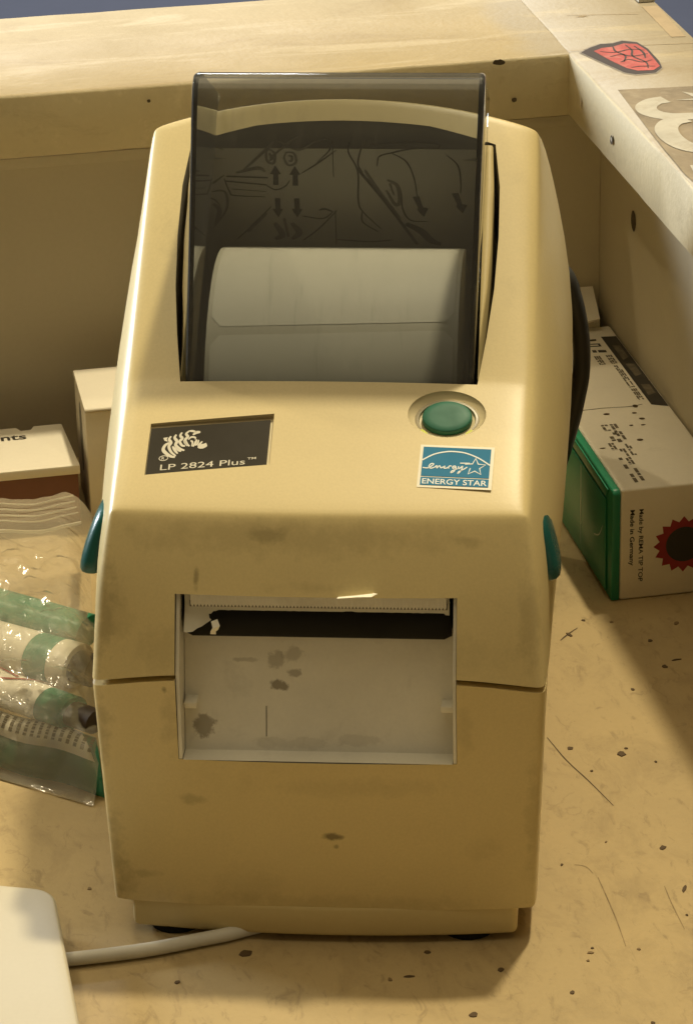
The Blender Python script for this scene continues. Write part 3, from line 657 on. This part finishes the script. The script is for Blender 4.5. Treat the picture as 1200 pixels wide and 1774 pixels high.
for p in ([(.9, 4.75), (2.0, 4.7), (2.9, 5.3), (3.2, 5.75), (2.6, 5.75), (2.2, 5.0), (2.7, 4.65), (3.5, 4.95)], [(3.5, 4.95), (3.9, 5.35), (3.95, 4.75), (4.5, 5.35), (4.8, 4.85), (5.2, 5.0)], [(5.2, 5.0), (5.7, 5.3), (5.5, 4.8), (6.1, 4.85), (6.5, 5.2)],
          [(6.5, 4.75), (6.6, 5.35), (7.1, 5.4)], [(8.0, 5.45), (7.4, 5.3), (7.5, 4.8), (8.1, 5.3), (7.8, 4.2), (7.1, 3.75), (7.3, 4.2), (8.4, 4.8)], [(8.6, 5.4), (8.7, 4.8), (9.3, 5.3), (9.5, 5.4), (9.2, 4.3), (8.6, 3.6), (8.8, 4.1), (9.9, 4.8), (10.5, 5.3)], [(8.9, 6.2), (11, 6.25)]):
    fl.stroke(p, .25, .27)
fl.build('label_script', 'sticker_print', es)
text_flat('label_lettering', 'ENERGY STAR', efn, 1.05, .85, 1.3, 'sticker_print', es, width=14.0, bold=.012, h=.27)

# roll of labels inside
def roll_pt(x, ang, r): return (x, 79 + r * cos(radians(ang)), 97.6 + r * sin(radians(ang)))
roll = lathe_x('label_roll', [(-28.4, 10), (-28.4, 35.6), (-28.2, 35.9), (28.2, 35.9), (28.4, 35.6), (28.4, 10)], 79, 97.6, 'liner', prn, 72, 50)
def roll_label(a0, a1, skew=0.0):           # rounded-corner label wrapped on the roll
    v = []; f = []; n = 18; hw = 27.2
    L = radians(a1 - a0) * 36
    for i in range(n + 1):
        s__ = i / n * L; e = min(s__, L - s__); rr = 2.0
        ins = rr - math.sqrt(max(0, rr * rr - (rr - min(e, rr)) ** 2))
        for k in range(2): x = (hw - ins) * (-1, 1)[k]; v.append(roll_pt(x, a0 + (a1 - a0) * i / n + skew * x, 35.97))
    for i in range(n): f.append((2 * i, 2 * i + 1, 2 * i + 3, 2 * i + 2))
    o = mk('label', v, f, 'paper', roll, smooth=True)
roll_label(56, 128.6, -.055); roll_label(132.2, 200, -.055); roll_label(-20, 52.6, -.055)
# printed instruction sheet behind the roll
SD = Vector((0, 22, -50)).normalized(); SNm = Vector((0, -.915, -.402))
def sfn(x, t, h=0.0):
    p = Vector((0, 94.6, 154)) + SD * t - Vector((0, .915, .402)) * h * 1.0; return (x, p.y, p.z)
fl = Flat(sfn); fl.poly([(-34.5, -.5), (34.5, -.5), (34.5, 44), (-34.5, 44)]); sheet = fl.build('instruction_sheet', 'sheet', prn)
def D(px, py): return (-36.6 + px * .0563 + (py / 528) * (-2.2 + px * .0018) , -7.3 + py * .0755)
fl = Flat(sfn); ff = Flat(sfn)
def dl(pts, w=.32, faint=False, taper=True): (ff if faint else fl).stroke([D(*p) for p in pts], w * 1.25, .08, taper=taper)
for p in ([(610, 55), (610, 205)], [(612, 345), (612, 490)], [(480, 190), (545, 150), (625, 95)], [(205, 470), (280, 400), (350, 330)], [(475, 475), (540, 425), (620, 345)], [(160, 215), (180, 270), (200, 285), (325, 290)], [(330, 240), (370, 260), (410, 245), (430, 220)],
          [(680, 60), (675, 105), (710, 180), (708, 300), (725, 350), (800, 425)], [(740, 50), (712, 145), (730, 185)], [(850, 105), (910, 140), (940, 210), (950, 285)], [(790, 160), (800, 120), (850, 105), (935, 88), (1040, 85)], [(765, 70), (935, 60), (1040, 68), (1040, 90)], [(1075, 112), (1120, 155), (1130, 220), (1128, 270)],
          [(885, 270), (890, 340), (920, 385), (990, 390)], [(722, 350), (724, 395), (785, 435)], [(560, 60), (590, 45), (600, 90), (545, 145)], [(190, 258), (330, 268)], [(475, 370), (560, 380), (605, 350)]): dl(p)
dl([(705, 165), (820, 310), (945, 488)], .6, taper=False); dl([(170, 205), (340, 210)], .7); dl([(165, 225), (335, 240)], .6); dl([(545, 345), (570, 340), (600, 350)], .5); dl([(615, 470), (750, 478), (840, 470)], .4, True)
dl([(900, 400), (960, 430), (1000, 470), (1040, 488)], 1.4); dl([(830, 215), (870, 240), (880, 300), (860, 320), (825, 260)], .8, True); dl([(840, 230), (855, 280)], .7, True); dl([(740, 175), (790, 260), (880, 380)], .8, True)
for p, w in (([(160, 95), (110, 80), (60, 130), (90, 180)], .4), ([(100, 270), (160, 270), (165, 340), (110, 420)], .5), ([(110, 320), (135, 350), (115, 410)], .9), ([(40, 250), (100, 240), (160, 200)], .5), ([(240, 180), (330, 100), (370, 60)], .6), ([(345, 90), (372, 110), (366, 150), (340, 140), (338, 105), (350, 92)], .5), ([(415, 105), (450, 108), (458, 145), (428, 158), (410, 130), (418, 108)], .5), ([(428, 118), (442, 122), (440, 140), (428, 138)], .5), ([(350, 108), (360, 128), (350, 140)], .6), ([(210, 190), (300, 170), (330, 185)], .8), ([(390, 60), (470, 95), (540, 60)], .4), ([(60, 300), (110, 300), (140, 330)], .4), ([(360, 400), (390, 450), (360, 470)], 1.2), ([(430, 400), (460, 440), (430, 470)], 1.2), ([(400, 380), (415, 460)], 1.0), ([(250, 440), (330, 360)], .8), ([(40, 90), (42, 240), (30, 420)], .5), ([(350, 130), (440, 60), (470, 40)], .5)): dl(p, w, True)
for ax, ay, d_ in ((372, 240, -1), (452, 242, -1), (376, 295, 1), (455, 295, 1)):
    fl.poly([D(ax + dx * 1.15, ay + d_ * dy) for dx, dy in ((-10, 0), (10, 0), (10, 45), (20, 45), (0, 82), (-20, 45), (-8, 45))], .1)
for ax, ay in ((945, 285), (1105, 270)):
    fl.poly([D(ax + dx, ay + dy) for dx, dy in ((-14, 0), (14, -2), (28, 45), (50, 48), (30, 85), (2, 55), (8, 48))], .1)
fl.build('instruction_drawing', 'sheet_ink', sheet); ff.build('instruction_shading', 'sheet_ink2', sheet)

# smoky cover
oo = [(44.3, 115.4), (53.0, 149.0), (60.2, 175.9), (61.1, 178.5), (62.7, 180.5), (64.8, 181.3), (68.4, 180.5), (104, 164.2), (97, 162.2), (92.5, 153), (66, 131), (48, 112.0)]
cv = prism('window_cover', oo, 'x', -32.1, 32.1, 'smoke', prn, bv=1.0, seg=3, deg=30)
ci = prism('cutter', [(45.3, 112.0), (54.2, 148.8), (61.4, 175.6), (62.5, 178.5), (64.8, 180.1), (67.6, 179.5), (69.0, 192), (125, 192), (125, 140), (92.5, 140), (66, 116), (49, 102)], 'x', -30.8, 30.8, 'smoke')
cut(cv, [ci], 25)
for vv in cv.data.vertices: vv.co.x += .0021 * max(0.0, (vv.co.z - .115) / .066)     # the cover sits a touch skewed

# ================================================================== CABLES
cord = tube('power_cord', [(30, 212, 78), (42, 196, 90), (49.4, 187, 90.5), (52.4, 185, 84), (54.3, 185, 73.6), (54.6, 185, 63.6), (53.4, 185, 55.2), (51, 186, 44), (46, 192, 26), (38, 206, 8), (20, 214, 2.6), (-12, 216, 2.6)], 2.35, 'black_cable')
cord.rotation_euler = (0, 0, YAW); tag(cord, 'black power cord bowing out behind the printer beside the green box', 'power cord')
wc = tube('white_cable', [(-86, -13, 1.75), (-70, -11.5, 1.75), (-56, -9.4, 1.75), (-40, -6.2, 1.7), (-29, -2.6, 1.65), (-18, 1.5, 1.65), (-4, 10, 1.65), (6, 30, 1.65), (4, 60, 1.65)], 1.6, 'cable_white')
tag(wc, 'white cable running from under the white slab beneath the printer', 'cable')

# ================================================================== WHITE SLAB, lower left
def slab_poly():
    c0 = Vector((-60.5, 6.5)); dr = Vector((10.0, -53.0)).normalized(); dl_ = Vector((-11.9, 2.4)).normalized()
    P = []; r = 5.2
    a0 = c0 + dl_ * r; a2 = c0 + dr * r
    for k in range(9):
        t = k / 8; P.append(tuple(a0 * (1 - t) ** 2 + c0 * 2 * t * (1 - t) + a2 * t * t))
    P += [tuple(c0 + dr * 120), tuple(c0 + dr * 120 + dl_ * 110), tuple(c0 + dl_ * 110)]
    return P
sl = prism('white_slab', slab_poly(), 'z', 3.6, 10.2, 'white_plastic', bv=.9, seg=3, deg=50); tag(sl, 'rounded corner of a flat white plastic slab in front of the printer', 'device')
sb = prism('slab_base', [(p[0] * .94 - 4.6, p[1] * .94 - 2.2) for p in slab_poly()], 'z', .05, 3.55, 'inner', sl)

# ================================================================== GREEN AND WHITE BOX, right
gb = thing('patch_box', 'white carton with green end and red toothed emblem against the side panel', 'box', Wp(107, 150, 0), WAZ); GB = (107, 150, 0)
def soft_box(name, x0, x1, y0, y1, z0, z1, mat, parent, base, bv=.8, bulge=0.0): return box(name, x0, x1, y0, y1, z0, z1, mat, parent, base, bv, 3)
soft_box('carton_body', 110.0, 139.4, 150.3, 269.5, .1, 33.0, 'carton', gb, GB, .7)
end = prism('green_end', [(150.2, .15), (269.6, .15), (269.6, 33.05), (151.2, 33.05), (150.2, 32.0)], 'x', 107.6, 109.98, 'carton_green', gb, GB, bv=.5, seg=2)
prism('end_flap', [(154.2, 1.6), (262, 1.6), (262, 28.6), (155.4, 28.6)], 'x', 106.95, 107.5, 'carton_green', gb, GB, bv=.25)
prism('end_flap', [(155.6, 29.4), (262, 29.4), (262, 32.2), (153.6, 32.2)], 'x', 107.1, 107.55, 'carton_green', gb, GB, bv=.15)
fl = Flat(lambda y, z, h: (106.9 - h, y, z)); fl.stroke([(157, 20), (161, 15.5), (166, 13.5)], .35); fl.stroke([(180, 4), (180.5, 28)], 1.0, smooth=False); fl.build('crease', 'pouch_green', gb, GB)
BT = lambda a, b, h: (a, b, 33.06 + h)
fl = Flat(BT); fl.poly([(134.3, 260.9), (138.9, 260.3), (138.9, 203.8), (134.4, 206.2)]); fl.build('print_band', 'ink_black', gb, GB)
fl = Flat(BT)
for q in ([(135.7, 253.2), (137.9, 252.4), (137.9, 243), (135.8, 241)], [(135.6, 237.9), (138.1, 237.4), (138, 229), (135.8, 228)], [(135.6, 221.5), (138, 221), (138, 214.2), (135.5, 213)]): fl.poly(q, .06)
fl.build('band_print', 'ink_grey', gb, GB)
fl = Flat(BT)
for q in ([(129.9, 259.5), (132.4, 259.4), (132.1, 257.9), (129.7, 258.0)], [(129.0, 256.1), (132.4, 255.7), (132.4, 255.0), (129, 255.4)], [(129, 254.3), (132.4, 253.9), (132.4, 253.2), (128.8, 253.6)], [(131.8, 255.7), (132.5, 255.7), (132.5, 253.3), (131.8, 253.3)], [(128.8, 250.9), (130, 250.7), (129.9, 248.7), (128.7, 248.9)], [(130.5, 250.6), (132.9, 250.1), (132.8, 248.2), (130.4, 248.6)]): fl.poly(q, .0)
fl.build('carton_print', 'ink_black', gb, GB)
def worn_lines(a0, a1, b0, b1, n):          # rows of unreadable small print, worn
    for i in range(n):
        aa = a0 + (a1 - a0) * (i + .5) / n; b = b0; w = (a1 - a0) / n * .78
        while b > b1:
            L = random.uniform(1.0, 3.2); e = max(b1, b - L)
            if random.random() < .86: fg.poly([(aa - w / 2, b), (aa + w / 2, b), (aa + w / 2, e), (aa - w / 2, e)], .0)
            b = e - random.uniform(.35, .8)
fg = Flat(BT)
worn_lines(128.0, 130.0, 246, 239, 3); worn_lines(131.6, 133.6, 246, 239, 3); worn_lines(131.8, 133.6, 237.5, 220, 3); worn_lines(131.8, 133.6, 219, 210.4, 3)
worn_lines(118.8, 121.0, 195, 183, 2); worn_lines(115.2, 118.4, 195, 190.5, 3); worn_lines(116.4, 119.4, 189, 182, 2); worn_lines(119.2, 120.8, 180.5, 172.4, 2); worn_lines(116.8, 118.6, 177.5, 166.5, 2); worn_lines(114.9, 116.2, 174.4, 154, 1); worn_lines(117, 118.2, 163.8, 155.2, 1); worn_lines(114.8, 116.6, 182, 177, 2)
fg.build('small_print', 'ink_grey', gb, GB)
for a, b, r1, r2 in ((129.6, 206.1, 1.0, .9), (120.1, 202.3, 1.2, .6), (128, 201.3, .9, .5), (129, 196.8, 1.1, .6), (124.7, 192.8, .8, .35), (128.1, 192.4, .9, .35), (124.3, 182.3, 1.2, .65), (112.7, 179, 1.1, .3)):
    fl = Flat(BT); fl.ellipse(a, b, r1 * .8, r2 * 1.2, .02, 9); fl.build('stain', 'chip', gb, GB)
fl = Flat(BT); fl.stroke([(113, 206.5), (120, 206.8), (128, 206.2), (132, 207)], .3, .02); fl.build('fold_mark', 'ink_grey', gb, GB)
FB = lambda a, z, h: (a, 150.22 - h, z)
FR = lambda s__, q, h: (115.2 + q, 150.22 - h, 26.9 - s__)      # lettering that reads downwards
text_flat('maker_lettering', 'Made by REMA TIP TOP', FR, 0, 0, 1.25, 'ink_black', gb, GB, width=21.6, bold=.012)
text_flat('origin_lettering', 'Made in Germany', lambda s__, q, h: (112.7 + q, 150.22 - h, 26.9 - s__), 0, 0, 1.25, 'ink_black', gb, GB, width=16.6, bold=.02)
gx, gz = 127.8, 15.2; gp = []
for k in range(16):
    for d_, r in ((-.5, 6.9), (0, 8.5)): a = 2 * pi * (k + d_) / 16; gp.append((gx + r * cos(a), gz + r * .98 * sin(a)))
fl = Flat(FB); fl.poly(gp); em = fl.build('emblem', 'ink_red', gb, GB)
fl = Flat(FB); fl.ellipse(gx + .2, gz, 5.2, 5.2, .06, 28); o = fl.build('emblem_centre', 'ink_black', gb, GB)

# small white carton behind it
sc = thing('flap_carton', 'small white carton standing behind the green ended box, half hidden by the cord', 'box', Wp(133, 272, 0), WAZ); SCB = (133, 272, 0)
prism('carton_body', [(127, 271), (136.8, 271), (139.2, 283.5), (127, 283.5)], 'z', .1, 34, 'carton', sc, SCB, bv=.4)
v = [(127.2, 264.2, 36.0), (135.3, 266.0, 36.4), (137.6, 283, 40.5), (127.2, 283, 40.5)]
o = mk('lid_flap', v, [(0, 1, 2, 3)], 'carton', sc, SCB); md = o.modifiers.new('t', 'SOLIDIFY'); md.thickness = .6 * S; bake(o)

# ================================================================== LEFT BOXES
wb = thing('white_carton', 'tall white carton with raised lid flap, tight behind the printer', 'box', Wp(-22, 235, 0), WAZ); WBB = (-22, 235, 0)
box('carton_body', -24.6, 22, 235, 262.5, .1, 34.6, 'carton', wb, WBB, .6)
prism('lid_flap', [(233.6, 35.4), (234.0, 36.2), (262, 37.2), (263, 36.6), (263, 35.2), (240, 35.0)], 'x', -24.8, 22, 'carton', wb, WBB, bv=.35)
fl = Flat(lambda y, z, h: (-24.7 - h, y, z)); fl.ellipse(248, 22, 3.4, 11, 0, 18); fl.build('side_hole', 'inner', wb, WBB)
eb = thing('flat_carton', 'flat white lidded carton with dark red side and cut off lettering', 'box', Wp(-40, 233, 0), WAZ); EBB = (-40, 233, 0)
prism('carton_body', [(-100, 233.8), (-27.6, 233.8), (-29.3, 264), (-100, 264)], 'z', .1, 16.6, 'carton_brown', eb, EBB, bv=.4)
lid = prism('lid', [(-100, 233), (-27.0, 233), (-28.8, 265), (-37.2, 265), (-38.2, 262.6), (-41.0, 262.4), (-42.2, 265), (-100, 265)], 'z', 16.7, 19.6, 'carton', eb, EBB, bv=.4)
text_flat('lid_lettering', 'ents', lambda x, y, h: (x, y, 19.66), -50.6, 255.6, 4.2, 'ink_black', eb, EBB, width=10.6, bold=.02)

# ================================================================== CLEAR BAG AND ITS CONTENTS
def seg_tube(name, label, p0, p1, r0, r1, parts, ecc=.8):
    """squeeze tube lying along p0 -> p1 (counter frame); parts = (start, end, material, part name)"""
    t = thing(name, label, 'tube', Wp(*p0), WAZ); A = Vector(p0); Bv = Vector(p1); d = (Bv - A).normalized(); u = d.cross(Vector((0, 0, 1))).normalized(); w = u.cross(d)
    n = 28
    for (s0, s1, m, nm) in parts:
        v = []; f = []; K = 10
        for i in range(K + 1):
            tt = s0 + (s1 - s0) * i / K; rr = r0 + (r1 - r0) * tt; 
            if nm == 'cap': rr *= .72
            c = A + (Bv - A) * tt
            for k in range(n):
                a = 2 * pi * k / n; v.append(tuple(c + u * cos(a) * rr + w * sin(a) * rr * ecc))
        for i in range(K):
            for k in range(n): f.append((i * n + k, i * n + (k + 1) % n, (i + 1) * n + (k + 1) % n, (i + 1) * n + k))
        f += [tuple(range(n)), tuple(range(K * n, (K + 1) * n))]
        o = mk(nm, v, f, m, t, p0); set_sharp(o, 50)
    return t, (A, Bv, u, w)
def on_tube(fr, r, ecc=.8):
    A, Bv, u, w = fr
    def fn(s__, a, h):
        c = A + (Bv - A) * s__; rr = r + .12 + h; return tuple(c + u * cos(radians(a)) * rr + w * sin(radians(a)) * rr * ecc)
    return fn
p0 = (-82, 135.5, 13.5); t1, fr1 = seg_tube('repair_tube', 'white tube with green band and red lines in the clear bag, nearer one', p0, (-42.5, 90.5, 14.0), 5.4, 5.2, ((0, .79, 'tube_white', 'tube_body'), (.791, .935, 'tube_green', 'band'), (.936, 1.06, 'cap_dark', 'cap')))
fl = Flat(on_tube(fr1, 5.4)); fl.stroke([(.46, 100), (.58, 80), (.70, 50), (.78, 5)], .022 * 1, .0) if False else None
def tstroke(fr, r, pts, wd_, mat, nm, par, base):
    fn = on_tube(fr, r); V = []; F = []
    P = smooth_path([(p[0] * 62, p[1] * .16, 0) for p in pts], 6)
    for i, p in enumerate(P):
        tn = (P[min(i + 1, len(P) - 1)] - P[max(i - 1, 0)]).normalized(); q = Vector((-tn.y, tn.x, 0)) * wd_ / 2
        for sg in (1, -1): c = p + q * sg; V.append(fn(c.x / 62, c.y / .16, 0))
    for i in range(len(P) - 1): F.append((2 * i, 2 * i + 1, 2 * i + 3, 2 * i + 2))
    return mk(nm, V, F, mat, par, base)
# u points away from the viewer for this axis, so angles 90..180 face the viewer and up
tstroke(fr1, 5.45, [(.50, 60), (.60, 80), (.68, 110), (.76, 150)], 1.0, 'ink_red', 'red_line', t1, p0)
tstroke(fr1, 5.45, [(.40, 150), (.50, 118), (.62, 100)], 1.2, 'ink_red', 'red_line', t1, p0)
tstroke(fr1, 5.47, [(.52, 140), (.58, 128), (.64, 140), (.67, 150)], 2.2, 'ink_black', 'leaf_mark', t1, p0)
p0 = (-84, 160, 13); t2, fr2 = seg_tube('repair_tube', 'white tube with green band under the bag, farther one', p0, (-38.5, 119.5, 12.5), 7.0, 7.0, ((0, .74, 'tube_white', 'tube_body'), (.741, .86, 'tube_green', 'band'), (.861, .95, 'tube_white', 'shoulder'), (.951, 1.04, 'cap_dark', 'cap')))
p0 = (-82, 178, 15); t3, fr3 = seg_tube('green_tube', 'green tube lying across the back of the clear bag', p0, (-36, 137.5, 14), 6.5, 6.0, ((0, 1.0, 'tube_green', 'tube_body'),), .7)
# green pouch with a white printed panel
pc = thing('green_pouch', 'dark green pouch with white panel of small print, lowest in the clear bag', 'pouch', Wp(-60, 82, 0), WAZ); PCB = (-60, 82, 0)
def pouch(a, q, h=0.0):                     # q 0 front foot .. 1 top edge
    bow = sin(pi * min(1, max(0, q)) * .5); aa = a
    b = 75.6 + 13.0 * q - (a + 43) * .86; z = 1.2 + 11.6 * bow - 2.0 * q * q + .5 * sin(a * .35)
    return (aa, b - h * .75, z + h * .65)
v = []; f = []; na, nq = 26, 12
for i in range(na + 1):
    for j in range(nq + 1): v.append(pouch(-100 + 59.5 * i / na, j / nq))
for i in range(na):
    for j in range(nq): f.append((i * (nq + 1) + j, (i + 1) * (nq + 1) + j, (i + 1) * (nq + 1) + j + 1, i * (nq + 1) + j + 1))
o = mk('pouch_body', v, f, 'pouch_green', pc, PCB, smooth=True); md = o.modifiers.new('t', 'SOLIDIFY'); md.thickness = .4 * S; md.offset = 0; bake(o)
v = []; f = []
for i in range(na + 1):
    for j in range(7): v.append(pouch(-100 + 57.2 * i / na - j * .35 + 1.0, .40 + .58 * j / 6, .5))
for i in range(na):
    for j in range(6): f.append((i * 7 + j, (i + 1) * 7 + j, (i + 1) * 7 + j + 1, i * 7 + j + 1))
mk('white_panel', v, f, 'tube_white', pc, PCB, smooth=True)
V = []; F = []
for i in range(26):
    a0 = -84 + i * 1.62; q = .52
    while q < .93:
        L = random.uniform(.03, .10); e = min(.95, q + L)
        sl0, sl1 = (q - .46) * 5.0, (e - .46) * 5.0; k = len(V)
        V += [pouch(a0 + sl0, q, .7), pouch(a0 + .75 + sl0, q, .7), pouch(a0 + .75 + sl1, e, .7), pouch(a0 + sl1, e, .7)]; F.append((k, k + 1, k + 2, k + 3)); q = e + random.uniform(.012, .03)
mk('panel_print', V, F, 'ink_grey', pc, PCB)
# the bag itself
bag = thing('zip_bag', 'clear zip bag of green and white tubes lying beside the printer', 'bag', Wp(-60, 76, 0), WAZ); BGB = (-60, 76, 0)
BP = [(70.5, .4), (73.5, 2.5), (77, 9), (83, 16), (92, 20.5), (104, 21.0), (118, 22.5), (133, 23.5), (150, 24.5), (163, 25.5), (176, 25.0), (186, 24.0), (196, 23.2), (206, 23.4)]
bpf = smooth_path([(p[0], p[1], 0) for p in BP], 10)
v = []; f = []; na = 110
for i in range(na + 1):
    t = i / na
    for j, p in enumerate(bpf):
        s__ = j / (len(bpf) - 1); a_r = -43.6 + 16.6 * s__ ** 1.05; a = -112 + (a_r + 112) * t
        b = p.x - (a - a_r) * .90 * (1 - s__) ** 1.1
        nz = mnoise.noise(Vector((a * .07, b * .07, 2.3))) * 1.6 + (.5 - abs(mnoise.noise(Vector((a * .16 + b * .05, b * .12, 7.1))))) * 2.2 - .5 + (.4 - abs(mnoise.noise(Vector((a * .3 - b * .1, b * .26, 1.1))))) * 1.5
        vd = mnoise.voronoi(Vector((a * .085 + .9 * mnoise.noise(Vector((a * .05, b * .05, 5))), b * .075, 3.0)))[0]; nz += 3.2 * min(.5, vd[1] - vd[0]) - .8
        env = min(1, s__ * 7) * (1.0 if s__ < .66 else max(.22, 1 - (s__ - .66) * 6))
        z = p.y + nz * env
        if s__ > .82: z += .7 * sin(a * .2 + .8) * (s__ - .82) * 8
        z *= 1 - .35 * max(0, (t - .9) / .1) ** 2
        v.append((a, b, max(.3, z)))
m_ = len(bpf)
for i in range(na):
    for j in range(m_ - 1): f.append((i * m_ + j, (i + 1) * m_ + j, (i + 1) * m_ + j + 1, i * m_ + j + 1))
o = mk('bag_film', v, f, 'bag', bag, BGB, smooth=True); o.data.materials.append(MT['bag_top'])
for k, p in enumerate(o.data.polygons): p.material_index = 1 if (k % (m_ - 1)) > .73 * (m_ - 1) else 0
MT['zip'] = film('zip ridge film', (0.9, 0.88, 0.82), 0.15, 0, 10, 0, haze_amt=0.45, haze_col=(0.85, 0.78, 0.6))
for b0, r in ((200.5, .22), (196.5, .25), (192.5, .25), (188.8, .22), (182, .5)):
    pts = []
    for k in range(15):
        a = -100 + 5.25 * k; pts.append((a - .5, b0, 24.1 + .5 * sin(a * .2 + .8) + .35 * sin(a * .33)))
    tube('zip_ridge', [p for p in pts if p[0] < -29], r, 'zip', bag, BGB, 6, 3)
